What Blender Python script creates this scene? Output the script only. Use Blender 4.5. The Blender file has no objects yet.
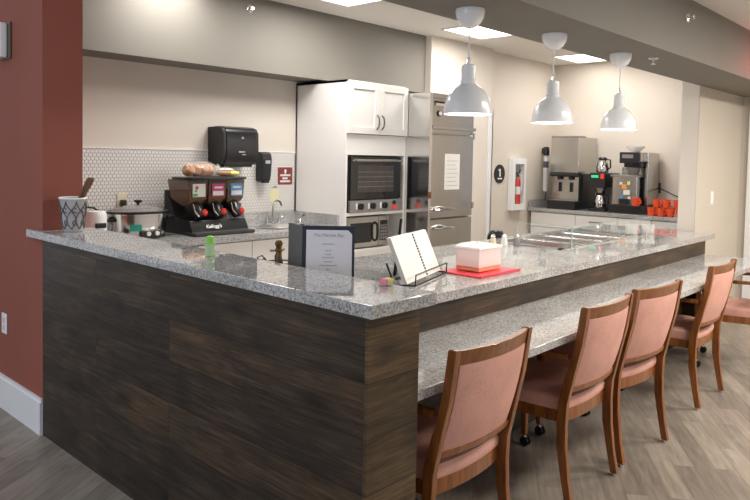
import bpy, bmesh, math, random
from mathutils import Vector, Matrix
random.seed(7)
PI = math.pi
C = bpy.context.scene.collection
# ------------------------------------------------------------------ materials
def new_mat(name):
    m = bpy.data.materials.new(name); m.use_nodes = True
    return m, m.node_tree, m.node_tree.nodes['Principled BSDF']
def N(nt, t, **kw):
    n = nt.nodes.new(t)
    for k, v in kw.items(): setattr(n, k, v)
    return n
def L(nt, a, b): nt.links.new(a, b)
def ramp(nt, fac, stops, interp='LINEAR'):
    r = N(nt, 'ShaderNodeValToRGB'); r.color_ramp.interpolation = interp
    e = r.color_ramp.elements
    e[0].position, e[0].color = stops[0][0], (*stops[0][1], 1)
    e[1].position, e[1].color = stops[-1][0], (*stops[-1][1], 1)
    for p, c in stops[1:-1]:
        x = e.new(p); x.color = (*c, 1)
    L(nt, fac, r.inputs[0]); return r.outputs[0]
def coords(nt, scale=(1, 1, 1), rot=(0, 0, 0), loc=(0, 0, 0)):
    tc = N(nt, 'ShaderNodeTexCoord'); mp = N(nt, 'ShaderNodeMapping')
    mp.inputs['Scale'].default_value = scale; mp.inputs['Rotation'].default_value = rot; mp.inputs['Location'].default_value = loc
    L(nt, tc.outputs['Object'], mp.inputs[0]); return mp.outputs[0]
def noise(nt, vec, scale, detail=3, rough=.5, dist=0):
    n = N(nt, 'ShaderNodeTexNoise'); n.inputs['Scale'].default_value = scale
    n.inputs['Detail'].default_value = detail; n.inputs['Roughness'].default_value = rough; n.inputs['Distortion'].default_value = dist
    L(nt, vec, n.inputs['Vector']); return n.outputs['Fac']
def mix(nt, a, b, fac, mode='MIX'):
    m = N(nt, 'ShaderNodeMix', data_type='RGBA', blend_type=mode)
    if isinstance(fac, (int, float)): m.inputs[0].default_value = fac
    else: L(nt, fac, m.inputs[0])
    for s, i in ((a, 6), (b, 7)):
        if isinstance(s, tuple): m.inputs[i].default_value = (*s, 1)
        else: L(nt, s, m.inputs[i])
    return m.outputs[2]
def math_(nt, op, a, b=None, c=None):
    m = N(nt, 'ShaderNodeMath', operation=op)
    for i, s in enumerate((a, b, c)):
        if s is None: continue
        if isinstance(s, (int, float)): m.inputs[i].default_value = s
        else: L(nt, s, m.inputs[i])
    return m.outputs[0]
def bump(nt, b, h, strength=.1, dist=.01):
    n = N(nt, 'ShaderNodeBump'); n.inputs['Strength'].default_value = strength; n.inputs['Distance'].default_value = dist
    L(nt, h, n.inputs['Height']); L(nt, n.outputs[0], b.inputs['Normal'])
def plain(name, col, rough=.5, metal=0, var=.06, scale=6, emis=0, coat=0, spec=.5, bumpy=0, bscale=200):
    m, nt, b = new_mat(name)
    v = coords(nt); f = noise(nt, v, scale, 3)
    lo = tuple(c * (1 - var) for c in col); hi = tuple(min(1, c * (1 + var)) for c in col)
    o = ramp(nt, f, [(.3, lo), (.7, hi)])
    L(nt, o, b.inputs['Base Color'])
    b.inputs['Roughness'].default_value = rough; b.inputs['Metallic'].default_value = metal
    b.inputs['Coat Weight'].default_value = coat; b.inputs['Specular IOR Level'].default_value = spec
    if emis:
        b.inputs['Emission Color'].default_value = (*col, 1); b.inputs['Emission Strength'].default_value = emis
    if bumpy: bump(nt, b, noise(nt, v, bscale, 2), bumpy, .003)
    return m
def glassy(name, col, rough=.02, alpha=.25, ior=1.45):
    m, nt, b = new_mat(name)
    v = coords(nt); L(nt, ramp(nt, noise(nt, v, 3), [(.3, tuple(c * .95 for c in col)), (.7, col)]), b.inputs['Base Color'])
    b.inputs['Roughness'].default_value = rough; b.inputs['Alpha'].default_value = alpha; b.inputs['IOR'].default_value = ior
    return m
def granite():
    m, nt, b = new_mat('granite'); v = coords(nt)
    vo = N(nt, 'ShaderNodeTexVoronoi'); vo.inputs['Scale'].default_value = 210; L(nt, v, vo.inputs['Vector'])
    sep = N(nt, 'ShaderNodeSeparateColor'); L(nt, vo.outputs['Color'], sep.inputs[0])
    c1 = ramp(nt, sep.outputs[0], [(0, (.07, .068, .07)), (.12, (.10, .098, .10)), (.17, (.30, .29, .275)), (.45, (.47, .455, .435)), (.7, (.62, .605, .58)), (1, (.80, .79, .76))])
    n2 = noise(nt, v, 95, 4, .7)
    c2 = ramp(nt, n2, [(.36, (.17, .17, .175)), (.47, (.44, .43, .41)), (.60, (.70, .685, .66))])
    c = mix(nt, c1, c2, .45)
    n3 = noise(nt, v, 4, 2)
    c = mix(nt, c, ramp(nt, n3, [(.35, (.73, .74, .76)), (.65, (.91, .92, .94))]), 1, 'MULTIPLY')
    L(nt, c, b.inputs['Base Color']); b.inputs['Roughness'].default_value = .03; b.inputs['IOR'].default_value = 1.95
    return m
def panel_wood(name, dark, mid, light, bw=1.7, bh=.165, seed=0, knots=True):
    m, nt, b = new_mat(name)
    tc = N(nt, 'ShaderNodeTexCoord'); s = N(nt, 'ShaderNodeSeparateXYZ'); L(nt, tc.outputs['Object'], s.inputs[0])
    u = math_(nt, 'ADD', math_(nt, 'SUBTRACT', s.outputs[1], s.outputs[0]), seed)
    cb = N(nt, 'ShaderNodeCombineXYZ'); L(nt, u, cb.inputs[0]); L(nt, s.outputs[2], cb.inputs[1])
    br = N(nt, 'ShaderNodeTexBrick'); br.offset = .37; br.squash = 1
    br.inputs['Scale'].default_value = 1; br.inputs['Brick Width'].default_value = bw; br.inputs['Row Height'].default_value = bh
    br.inputs['Mortar Size'].default_value = .0012; br.inputs['Mortar Smooth'].default_value = .2; br.inputs['Bias'].default_value = 0
    br.inputs['Color1'].default_value = (0, 0, 0, 1); br.inputs['Color2'].default_value = (1, 1, 1, 1); br.inputs['Mortar'].default_value = (0, 0, 0, 1)
    L(nt, cb.outputs[0], br.inputs['Vector'])
    # per-plank offset for the grain
    off = N(nt, 'ShaderNodeVectorMath', operation='MULTIPLY_ADD'); L(nt, br.outputs['Color'], off.inputs[0])
    off.inputs[1].default_value = (7, 5, 3); L(nt, cb.outputs[0], off.inputs[2])
    mp = N(nt, 'ShaderNodeMapping'); mp.inputs['Scale'].default_value = (1.3, 13, 1); L(nt, off.outputs[0], mp.inputs[0])
    g1 = noise(nt, mp.outputs[0], 2.2, 6, .62, .9)
    mp2 = N(nt, 'ShaderNodeMapping'); mp2.inputs['Scale'].default_value = (2, 60, 1); L(nt, off.outputs[0], mp2.inputs[0])
    g2 = noise(nt, mp2.outputs[0], 3, 4, .6, .3)
    g = math_(nt, 'ADD', math_(nt, 'MULTIPLY', g1, .55), math_(nt, 'MULTIPLY', g2, .45))
    c = ramp(nt, g, [(.34, dark), (.5, mid), (.66, light)])
    tone = ramp(nt, br.outputs['Color'], [(0, (.70, .70, .74)), (.5, (.95, .93, .9)), (1, (1.25, 1.14, 1.02))])
    c = mix(nt, c, tone, 1, 'MULTIPLY')
    bl = noise(nt, off.outputs[0], 2.6, 3, .55, .6)
    c = mix(nt, c, ramp(nt, bl, [(.32, (.55, .56, .60)), (.52, (1, .97, .93)), (.70, (1.45, 1.28, 1.1))]), 1, 'MULTIPLY')
    if knots:
        mk = N(nt, 'ShaderNodeMapping'); mk.inputs['Scale'].default_value = (2.3, 5.5, 1); L(nt, off.outputs[0], mk.inputs[0])
        vk = N(nt, 'ShaderNodeTexVoronoi'); vk.inputs['Scale'].default_value = 1; L(nt, mk.outputs[0], vk.inputs['Vector'])
        k = ramp(nt, vk.outputs['Distance'], [(.05, (.22, .19, .17)), (.26, (1, 1, 1))])
        c = mix(nt, c, k, .9, 'MULTIPLY')
    c = mix(nt, c, tuple(x * .4 for x in dark), br.outputs['Fac'])
    L(nt, c, b.inputs['Base Color']); b.inputs['Roughness'].default_value = .42; b.inputs['Specular IOR Level'].default_value = .35
    bump(nt, b, g, .12, .004)
    return m
def floor_mat():
    m, nt, b = new_mat('plank_floor')
    v = coords(nt, rot=(0, 0, math.radians(-33)))
    br = N(nt, 'ShaderNodeTexBrick'); br.offset = .43
    br.inputs['Scale'].default_value = 1; br.inputs['Brick Width'].default_value = .62; br.inputs['Row Height'].default_value = .096
    br.inputs['Mortar Size'].default_value = .0012; br.inputs['Mortar Smooth'].default_value = .3
    br.inputs['Color1'].default_value = (0, 0, 0, 1); br.inputs['Color2'].default_value = (1, 1, 1, 1); br.inputs['Mortar'].default_value = (.5, .5, .5, 1)
    L(nt, v, br.inputs['Vector'])
    off = N(nt, 'ShaderNodeVectorMath', operation='MULTIPLY_ADD'); L(nt, br.outputs['Color'], off.inputs[0]); off.inputs[1].default_value = (9, 4, 2); L(nt, v, off.inputs[2])
    mp = N(nt, 'ShaderNodeMapping'); mp.inputs['Scale'].default_value = (1.5, 12, 1); L(nt, off.outputs[0], mp.inputs[0])
    g = noise(nt, mp.outputs[0], 3, 5, .6, .4)
    c = ramp(nt, g, [(.3, (.20, .168, .14)), (.5, (.265, .228, .19)), (.7, (.33, .288, .242))])
    c = mix(nt, c, ramp(nt, br.outputs['Color'], [(0, (.76, .75, .75)), (1, (1.16, 1.155, 1.14))]), 1, 'MULTIPLY')
    c = mix(nt, c, (.07, .06, .05), math_(nt, 'MULTIPLY', br.outputs['Fac'], .6))
    L(nt, c, b.inputs['Base Color']); b.inputs['Roughness'].default_value = .38; b.inputs['Specular IOR Level'].default_value = .4
    bump(nt, b, g, .05, .003)
    return m
def penny_tile():
    m, nt, b = new_mat('penny_tile')
    tc = N(nt, 'ShaderNodeTexCoord'); s = N(nt, 'ShaderNodeSeparateXYZ'); L(nt, tc.outputs['Object'], s.inputs[0])
    P = .0275; Q = P * math.sqrt(3)
    def dist(ox, oz):
        a = math_(nt, 'SUBTRACT', math_(nt, 'WRAP', math_(nt, 'ADD', s.outputs[0], ox), P, 0.0), P / 2)
        c = math_(nt, 'SUBTRACT', math_(nt, 'WRAP', math_(nt, 'ADD', s.outputs[2], oz), Q, 0.0), Q / 2)
        return math_(nt, 'SQRT', math_(nt, 'ADD', math_(nt, 'MULTIPLY', a, a), math_(nt, 'MULTIPLY', c, c)))
    d = math_(nt, 'MINIMUM', dist(0, 0), dist(P / 2, Q / 2))
    f = math_(nt, 'DIVIDE', d, P)
    c = ramp(nt, f, [(.455, (.74, .71, .68)), (.505, (.05, .04, .045))])
    L(nt, c, b.inputs['Base Color']); L(nt, ramp(nt, f, [(.46, (.15,) * 3), (.52, (.8,) * 3)]), b.inputs['Roughness'])
    return m
def brushed(name, col=(.55, .53, .50), rough=.2, axis=2):
    m, nt, b = new_mat(name)
    sc = [260, 260, 260]; sc[axis] = 2
    g = noise(nt, coords(nt, scale=tuple(sc)), 1, 3)
    L(nt, ramp(nt, g, [(.3, tuple(c * .95 for c in col)), (.7, tuple(min(1, c * 1.05) for c in col))]), b.inputs['Base Color'])
    b.inputs['Metallic'].default_value = 1; b.inputs['Roughness'].default_value = rough
    return m
def fabric(name, col):
    m, nt, b = new_mat(name); v = coords(nt)
    w = noise(nt, coords(nt, scale=(1, 1, .35)), 260, 2); n2 = noise(nt, v, 9, 3)
    f = math_(nt, 'ADD', math_(nt, 'MULTIPLY', w, .5), math_(nt, 'MULTIPLY', n2, .5))
    L(nt, ramp(nt, f, [(.35, tuple(c * .85 for c in col)), (.65, tuple(min(1, c * 1.12) for c in col))]), b.inputs['Base Color'])
    b.inputs['Roughness'].default_value = .5; b.inputs['Specular IOR Level'].default_value = .4
    bump(nt, b, w, .15, .002)
    return m
def chair_wood_mat():
    m, nt, b = new_mat('chair_wood')
    g = noise(nt, coords(nt, scale=(14, 14, 2.2)), 3, 5, .6, .5)
    L(nt, ramp(nt, g, [(.3, (.15, .047, .011)), (.5, (.25, .083, .019)), (.7, (.36, .125, .030))]), b.inputs['Base Color'])
    b.inputs['Roughness'].default_value = .32; b.inputs['Coat Weight'].default_value = .2
    return m

M = {}
M['granite'] = granite()
M['wood_side'] = panel_wood('dark_plank_wood', (.015, .011, .008), (.044, .031, .021), (.088, .064, .043))
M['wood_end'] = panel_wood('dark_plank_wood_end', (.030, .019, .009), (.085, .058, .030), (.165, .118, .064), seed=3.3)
M['floor'] = floor_mat()
M['penny'] = penny_tile()
M['red'] = plain('terracotta_paint', (.275, .078, .052), .75, var=.05, scale=2, bumpy=.1)
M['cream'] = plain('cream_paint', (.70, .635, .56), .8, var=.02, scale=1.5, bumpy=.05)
M['cream_side'] = plain('darker_cream', (.56, .505, .43), .8, var=.02, scale=1.5)  # cream toned darker, used on the wing wall's side and the end wall
M['taupe'] = plain('taupe_paint', (.200, .184, .158), .7, var=.03, scale=1.5)
M['ceil'] = plain('ceiling_white', (.78, .75, .70), .85, var=.02, scale=2)
M['white'] = plain('cabinet_white', (.83, .80, .765), .4, var=.015, scale=2)
M['white_trim'] = plain('trim_white', (.80, .81, .83), .35, var=.015)
M['white_gloss'] = plain('enamel_white', (.90, .90, .90), .22, var=.01, coat=.3)
M['dark_in'] = plain('niche_shadow_paint', (.55, .53, .5), .6)
M['steel'] = brushed('brushed_steel')
M['steel_h'] = brushed('brushed_steel_fridge', (.50, .485, .46), .19, 0)
M['steel_side'] = brushed('polished_steel', (.72, .71, .69), .16, 2)
M['chrome'] = plain('chrome', (.8, .8, .8), .12, 1, var=.02)
M['handle'] = plain('dark_nickel', (.20, .19, .18), .3, 1, var=.05)
M['black'] = plain('black_plastic', (.014, .014, .016), .28, var=.15)
M['black_matte'] = plain('black_matte', (.02, .02, .02), .6, var=.15)
M['black_metal'] = plain('black_wire', (.015, .015, .015), .4, .4)
M['oven_glass'] = plain('oven_glass', (.012, .012, .013), .08, var=.1)
M['oven_in'] = plain('oven_inner', (.05, .042, .036), .3, var=.4, scale=12)
M['chair_wood'] = chair_wood_mat()
M['pink'] = fabric('salmon_vinyl', (.74, .385, .305))
M['glass'] = glassy('clear_glass', (.80, .92, .90), .02, .05)
M['glass_edge'] = glassy('glass_edge', (.45, .58, .56), .1, .6)
M['plastic_clear'] = glassy('clear_plastic', (.75, .72, .68), .08, .35)
M['plastic_frost'] = plain('frosted_plastic', (.86, .74, .71), .3, var=.03)
M['plastic_frost_lid'] = plain('frosted_lid', (.88, .85, .83), .25, var=.02)
M['cake'] = plain('cake_peach', (.75, .30, .16), .5, var=.15)
M['tray_red'] = plain('tray_red', (.80, .045, .075), .35)
M['paper'] = plain('paper', (.84, .82, .78), .7, var=.02)
M['menu_paper'] = plain('menu_paper', (.80, .79, .84), .6, var=.02)
M['menu_cover'] = plain('menu_cover', (.012, .02, .045), .4)
M['menu_back'] = plain('menu_inside', (.09, .09, .085), .3, var=.1)
M['ink'] = plain('ink', (.16, .15, .17), .7)
M['ink_light'] = plain('ink_light', (.42, .41, .45), .7)
M['orange'] = plain('orange_glaze', (.85, .10, .03), .3, var=.05)
M['red_plastic'] = plain('red_plastic', (.65, .03, .02), .3)
M['green'] = plain('green_cap', (.22, .62, .06), .35)
M['green_liq'] = glassy('green_bottle', (.45, .68, .35), .15, .6)
M['yellow'] = plain('yellow_paper', (.80, .74, .18), .6)
M['pinkpaper'] = plain('pink_paper', (.85, .22, .30), .6)
M['brown_bread'] = plain('bread_crust', (.56, .25, .09), .5, var=.35, scale=25)
M['bag'] = glassy('plastic_bag', (.85, .83, .80), .1, .25)
M['cereal'] = plain('cereal', (.30, .15, .06), .7, var=.5, scale=90)
M['hopper'] = glassy('smoky_hopper', (.20, .12, .07), .1, .72)
M['magenta'] = plain('label_magenta', (.55, .04, .20), .5)
M['blue'] = plain('label_blue', (.10, .32, .68), .5)
M['label_green'] = plain('label_green', (.10, .45, .12), .5)
M['label_white'] = plain('label_white', (.8, .8, .78), .5)
M['orange_label'] = plain('label_orange', (.9, .35, .05), .5)
M['grey_blue'] = plain('slate_plastic', (.10, .11, .15), .4)
M['crock_glass'] = glassy('lid_glass', (.35, .33, .32), .06, .55)
M['sign_red'] = plain('sign_maroon', (.22, .035, .03), .4)
M['sticky'] = plain('sticky_note', (.72, .68, .42), .7)
M['ivory'] = plain('ivory_plate', (.72, .66, .45), .4)
M['scroll'] = plain('scroll_iron', (.10, .09, .11), .4)
M['cup'] = plain('frosted_cup', (.42, .40, .40), .25, var=.1, scale=14)
M['spoon'] = plain('dark_spoon_wood', (.16, .065, .03), .5)
M['teal'] = plain('teal_label', (.02, .35, .27), .5)
M['amber'] = plain('amber_glass', (.13, .065, .012), .15, var=.3)
M['grey'] = plain('grey_metal', (.30, .29, .28), .4, .6)
M['door_tan'] = plain('tan_door_wood', (.50, .33, .20), .5, var=.15)
M['glow'] = plain('lamp_glow', (1.0, .95, .86), .5, emis=9)
M['panel_glow'] = plain('ceiling_light_diffuser', (1.0, .96, .90), .5, emis=4)
M['led_green'] = plain('green_display', (.05, .6, .3), .4, emis=.35)
M['led_red'] = plain('red_switch', (.8, .05, .03), .4, emis=.12)
M['strobe'] = plain('strobe_lens', (.62, .62, .68), .15)
M['bronze'] = plain('bronze_plate', (.12, .10, .075), .4, .3)
M['copper'] = plain('copper_latch', (.25, .13, .07), .4, .6)

# ------------------------------------------------------------------ mesh builder
class MB:
    def __init__(s): s.bm = bmesh.new()
    def _join(s, t, mat=None):
        if mat: bmesh.ops.transform(t, matrix=mat, verts=t.verts)
        me = bpy.data.meshes.new('t'); t.to_mesh(me); t.free(); s.bm.from_mesh(me); bpy.data.meshes.remove(me); return s
    def box(s, a, b, bev=0, seg=2, mat=None):
        t = bmesh.new(); bmesh.ops.create_cube(t, size=1)
        c = [(a[i] + b[i]) / 2 for i in range(3)]; d = [abs(b[i] - a[i]) for i in range(3)]
        for v in t.verts: v.co = Vector([c[i] + v.co[i] * d[i] for i in range(3)])
        if bev: bmesh.ops.bevel(t, geom=t.edges[:], offset=min(bev, min(d) * .49), segments=seg, profile=.5, affect='EDGES')
        return s._join(t, mat)
    def cyl(s, c, r, h, axis='z', seg=24, r2=None, bev=0, mat=None):
        t = bmesh.new(); bmesh.ops.create_cone(t, cap_ends=True, segments=seg, radius1=r, radius2=r if r2 is None else r2, depth=h)
        if bev: bmesh.ops.bevel(t, geom=[e for e in t.edges if len([f for f in e.link_faces if len(f.verts) > 4])], offset=bev, segments=2, affect='EDGES')
        R = {'z': Matrix(), 'x': Matrix.Rotation(PI / 2, 4, 'Y'), 'y': Matrix.Rotation(-PI / 2, 4, 'X')}[axis]
        m = Matrix.Translation(c) @ R
        return s._join(t, mat @ m if mat else m)
    def lathe(s, prof, c=(0, 0, 0), seg=32, sx=1, sy=1, mat=None):
        t = bmesh.new(); rings = []
        for r, z in prof:
            if r < 1e-5: rings.append([t.verts.new((c[0], c[1], c[2] + z))])
            else: rings.append([t.verts.new((c[0] + sx * r * math.cos(2 * PI * k / seg), c[1] + sy * r * math.sin(2 * PI * k / seg), c[2] + z)) for k in range(seg)])
        for A, B in zip(rings, rings[1:]):
            for k in range(seg):
                k2 = (k + 1) % seg
                if len(A) == 1 and len(B) == 1: continue
                if len(A) == 1: t.faces.new((A[0], B[k2], B[k]))
                elif len(B) == 1: t.faces.new((A[k], A[k2], B[0]))
                else: t.faces.new((A[k], A[k2], B[k2], B[k]))
        bmesh.ops.recalc_face_normals(t, faces=t.faces)
        return s._join(t, mat)
    def tube(s, pts, r, seg=8, caps=True, mat=None, rx=None):
        """swept tube; r may be a list; rx = (width, depth) for a rectangular section (up vector x)"""
        t = bmesh.new(); P = [Vector(p) for p in pts]; n = len(P); rings = []
        rr = r if isinstance(r, (list, tuple)) else [r] * n
        prev = None
        for i in range(n):
            d = (P[min(i + 1, n - 1)] - P[max(i - 1, 0)]).normalized()
            if prev is None:
                a = Vector((0, 0, 1)) if abs(d.z) < .9 else Vector((1, 0, 0))
                u = d.cross(a).normalized()
            else:
                u = (prev - d * prev.dot(d)).normalized()
            w = d.cross(u); prev = u
            rings.append([t.verts.new(P[i] + rr[i] * (math.cos(2 * PI * k / seg) * u + math.sin(2 * PI * k / seg) * w)) for k in range(seg)])
        for A, B in zip(rings, rings[1:]):
            for k in range(seg): t.faces.new((A[k], A[(k + 1) % seg], B[(k + 1) % seg], B[k]))
        if caps: t.faces.new(rings[0][::-1]); t.faces.new(rings[-1])
        bmesh.ops.recalc_face_normals(t, faces=t.faces)
        return s._join(t, mat)
    def ribbon(s, sections, mat=None, bev=0):
        """loft through a list of quads (4 points each), capped"""
        t = bmesh.new(); R = [[t.verts.new(p) for p in q] for q in sections]; n = len(R[0])
        for A, B in zip(R, R[1:]):
            for k in range(n): t.faces.new((A[k], A[(k + 1) % n], B[(k + 1) % n], B[k]))
        t.faces.new(R[0][::-1]); t.faces.new(R[-1])
        bmesh.ops.recalc_face_normals(t, faces=t.faces)
        if bev: 
            ed = [e for e in t.edges if len(e.link_faces) == 2 and e.calc_face_angle(0) > .6]
            bmesh.ops.bevel(t, geom=ed, offset=bev, segments=2, profile=.6, affect='EDGES')
        return s._join(t, mat)
    def prism(s, poly, a, b, axis='y', bev=0, mat=None):
        """poly in the plane normal to axis, extruded a..b; axis y: poly=(x,z); x: (y,z); z: (x,y)"""
        f = {'y': lambda p, v: (p[0], v, p[1]), 'x': lambda p, v: (v, p[0], p[1]), 'z': lambda p, v: (p[0], p[1], v)}[axis]
        return s.ribbon([[f(p, a) for p in poly], [f(p, b) for p in poly]], mat, bev)
    def sphere(s, c, r, sc=(1, 1, 1), seg=20, mat=None):
        t = bmesh.new(); bmesh.ops.create_uvsphere(t, u_segments=seg, v_segments=seg // 2, radius=r)
        for v in t.verts: v.co = Vector((c[0] + v.co.x * sc[0], c[1] + v.co.y * sc[1], c[2] + v.co.z * sc[2]))
        return s._join(t, mat)
    def obj(s, name, m, parent=None, smooth=35, loc=None):
        me = bpy.data.meshes.new(name)
        bmesh.ops.recalc_face_normals(s.bm, faces=s.bm.faces)
        if smooth:
            for f in s.bm.faces: f.smooth = True
            for e in s.bm.edges:
                if len(e.link_faces) == 2 and e.calc_face_angle(0) > math.radians(smooth): e.smooth = False
        s.bm.to_mesh(me); s.bm.free()
        me.materials.append(M[m] if isinstance(m, str) else m)
        o = bpy.data.objects.new(name, me); C.objects.link(o)
        if parent: o.parent = parent
        if loc: o.location = loc
        if smooth and len(me.polygons) < 4000:
            wn = o.modifiers.new('weighted_normal', 'WEIGHTED_NORMAL'); wn.keep_sharp = True
        return o
def thing(name, label, cat, loc=(0, 0, 0), rz=0, group=None):
    o = bpy.data.objects.new(name, None); C.objects.link(o); o.empty_display_size = .1
    o.location = loc; o.rotation_euler = (0, 0, rz); o['label'] = label; o['category'] = cat
    if group: o['group'] = group
    return o
def tag(o, label, cat, group=None):
    o['label'] = label; o['category'] = cat
    if group: o['group'] = group
    return o
def struct(o, label=None, cat=None):
    o['kind'] = 'structure'
    if label: o['label'] = label; o['category'] = cat
    return o
def copy_tree(o, parent=None):
    c = o.copy(); C.objects.link(c); c.parent = parent
    for ch in list(o.children): copy_tree(ch, c)
    return c
def txt(name, body, size, m, parent, loc, rot, align='CENTER', shear=0, ext=.0004, sx=1, bold=0):
    cu = bpy.data.curves.new(name, 'FONT'); cu.body = body; cu.size = size; cu.align_x = align; cu.align_y = 'CENTER'; cu.extrude = ext; cu.shear = shear; cu.offset = bold
    cu.materials.append(M[m]); o = bpy.data.objects.new(name, cu); C.objects.link(o); o.parent = parent
    o.location = loc; o.rotation_euler = rot; o.scale = (sx, 1, 1)
    bpy.context.view_layer.update(); me = bpy.data.meshes.new_from_object(o); m2 = bpy.data.objects.new(name, me); C.objects.link(m2); m2.parent = parent
    m2.location = loc; m2.rotation_euler = rot; bpy.data.objects.remove(o); return m2
FACE_MY = (PI / 2, 0, 0)          # reads from -y
FACE_MX = (PI / 2, 0, -PI / 2)    # reads from -x

# ================================================================== SETTING
ZC = 2.65; ZB = 2.12; ZD = 2.48; YW = 3.17
struct(MB().box((-5, -5, -.05), (7.2, 7, 0)).obj('floor', 'floor', smooth=0), 'grey brown wood-look plank floor', 'floor')
struct(MB().box((.0, .6, ZC), (7.0, YW + .12, ZC + .08)).obj('ceiling', 'ceil', smooth=0), 'white kitchen ceiling behind the taupe beam', 'ceiling')
struct(MB().box((-5, -5, ZD), (7.0, .18, ZD + .08)).obj('ceiling_dining', 'ceil', smooth=0), 'white ceiling over the dining side', 'ceiling')
struct(MB().box((-.0, .16, ZB), (5.86, .60, ZC + .08)).obj('ceiling_beam', 'taupe', smooth=0), 'long taupe dropped beam above the bar', 'beam')
struct(MB().box((.206, 2.87, 2.10), (3.80, YW, ZC)).obj('ceiling_soffit', 'taupe', smooth=0), 'taupe soffit along the top of the back wall', 'soffit')
struct(MB().box((.0, YW, 0), (4.9, YW + .12, ZC)).obj('wall_back', 'cream', smooth=0), 'cream back wall above the sink counter', 'wall')
struct(MB().box((.0, 2.30, 0), (.206, 7, ZC + .1)).obj('wall_left', 'red', smooth=0), 'terracotta red wall at the far left', 'wall')
bl = MB().box((-.016, 2.30, 0), (0, 7, .17), .0).box((-.010, 2.30, .17), (0, 7, .19)).obj('baseboard_left', 'white_trim', smooth=0); struct(bl, 'tall white baseboard on the red wall', 'baseboard')
# pillar / fridge alcove (cream block)
pw = MB().box((3.80, 2.80, 0), (4.86, YW, ZC))
struct(pw.obj('wall_pillar', 'cream', smooth=0), 'cream wall pillar behind and right of the steel refrigerator', 'wall')
struct(MB().box((4.80, 2.785, 0), (4.875, 2.80, 2.0)).box((4.86, 2.785, 0), (4.875, 2.895, 2.0)).obj('trim_1', 'white_trim', smooth=0), 'white vertical door casing right of refrigerator', 'trim')
struct(MB().box((4.86, 2.88, 0), (6.52, 3.0, ZC)).obj('wall_passage', 'cream', smooth=0), 'cream wall with the fire extinguisher cabinet', 'wall')
struct(MB().box((6.40, .735, 0), (6.52, 2.88, ZC)).obj('wall_right', 'cream', smooth=0), 'cream wall behind the coffee machines', 'wall')
wp = MB().box((4.60, .60, 0), (5.84, .735, ZC)).obj('wall_partition', 'cream', smooth=0); struct(wp, 'cream wing wall at the far end of the bar', 'wall')
struct(MB().box((4.602, .594, 0), (5.84, .60, ZB)).obj('wall_partition_side', 'cream_side', smooth=0), 'darker cream side of the wing wall', 'wall')
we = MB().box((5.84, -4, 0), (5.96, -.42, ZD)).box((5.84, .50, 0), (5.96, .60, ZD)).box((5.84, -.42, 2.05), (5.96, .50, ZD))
struct(we.obj('wall_end', 'cream_side', smooth=0), 'darker cream wall with a doorway beyond the bar', 'wall')
struct(MB().box((5.815, .43, 0), (5.84, .525, 2.03)).box((5.815, -.47, 2.03), (5.84, .525, 2.125)).box((5.815, -.49, 0), (5.84, -.395, 2.03)).obj('trim_2', 'white_trim', smooth=0), 'white door casing at far right', 'trim')
dr = MB().box((5.87, -.41, .01), (5.91, .49, 2.04)).obj('door_1', 'door_tan', smooth=0); struct(dr, 'tan wooden door at far right', 'door')
MB().lathe([(0, 0), (.028, 0), (.03, .02), (.012, .03), (.012, .05), (0, .05)], mat=Matrix.Translation((5.87, -.32, 1.0)) @ Matrix.Rotation(-PI / 2, 4, 'Y')).obj('door_handle', 'chrome', dr)
# backsplash tile
bs = MB().box((.206, YW - .008, 1.004), (2.428, YW - .0005, 1.50)).obj('backsplash', 'penny', smooth=0)
tag(bs, 'white penny tile backsplash with dark grout on back wall', 'backsplash')
MB().box((.206, YW - .011, 1.497), (2.43, YW, 1.505)).obj('tile_border', 'white', bs)
e = MB()
for k in range(21): e.cyl((2.420, YW - .009, 1.005 + k * .0235), .0075, .003, 'y', 12)
e.obj('edge_dots', 'black_matte', bs)

# ceiling light panels
for i, (x0, x1, lab) in enumerate([(1.78, 2.38, 'square recessed light panel nearest the camera at top centre'), (3.60, 4.2, 'square recessed light panel behind the nearest pendant'), (5.65, 6.25, 'square recessed light panel over the coffee counter')]):
    t = thing('ceiling_light', lab, 'ceiling light', (x0 + .3, 2.29, ZC), 0, 'recessed ceiling light panels')
    MB().box((-.31, -.23, -.012), (-.30, .23, 0)).box((.30, -.23, -.012), (.31, .23, 0)).box((-.31, -.23, -.012), (.31, -.22, 0)).box((-.31, .22, -.012), (.31, .23, 0)).obj('frame', 'white_trim', t)
    MB().box((-.30, -.22, -.006), (.30, .22, -.002)).obj('diffuser', 'panel_glow', t)

# ================================================================== BAR
bar = thing('serving_bar', 'dark plank-clad bar wall under the raised ledge on the left', 'bar', (0, 0, 0))
isl = thing('island_base', 'dark fronted island base under the wide granite top', 'cabinet', (0, 0, 0))
MB().box((0, .012, 0), (.215, 2.298, 1.026)).obj('front_panel', 'wood_side', bar, smooth=0)
MB().box((.0, 0, 0), (.23, .012, 1.026)).box((.215, .012, 0), (.23, .45, 1.026)).obj('end_panel', 'wood_end', bar, smooth=0)
MB().box((.232, .45, .7505), (4.42, .47, .8645)).box((4.40, .47, .0), (4.42, 1.345, .8645)).box((.232, .60, 0), (4.40, .62, .8645)).obj('front_panel', 'wood_side', isl, smooth=0)
MB().box((.232, .62, .09), (4.40, 1.345, .775)).box((.232, .66, 0), (4.40, 1.32, .09)).box((.232, 1.325, .775), (4.40, 1.345, .8645)).obj('cabinet_body', 'white', isl, smooth=0)
cap = MB().box((-.037, -.045, 1.026), (.256, 2.298, 1.066), .004).box((-.037, 2.29, 1.026), (-.002, 2.42, 1.066), .004)
tag(cap.obj('granite_ledge', 'granite'), 'raised narrow speckled granite ledge along the left panel', 'countertop')
ct = MB()
X0, X1, Y0, Y1 = .232, 4.57, .425, 1.385
WX0, WX1, WY0, WY1 = 2.62, 3.92, .76, 1.30
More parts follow.
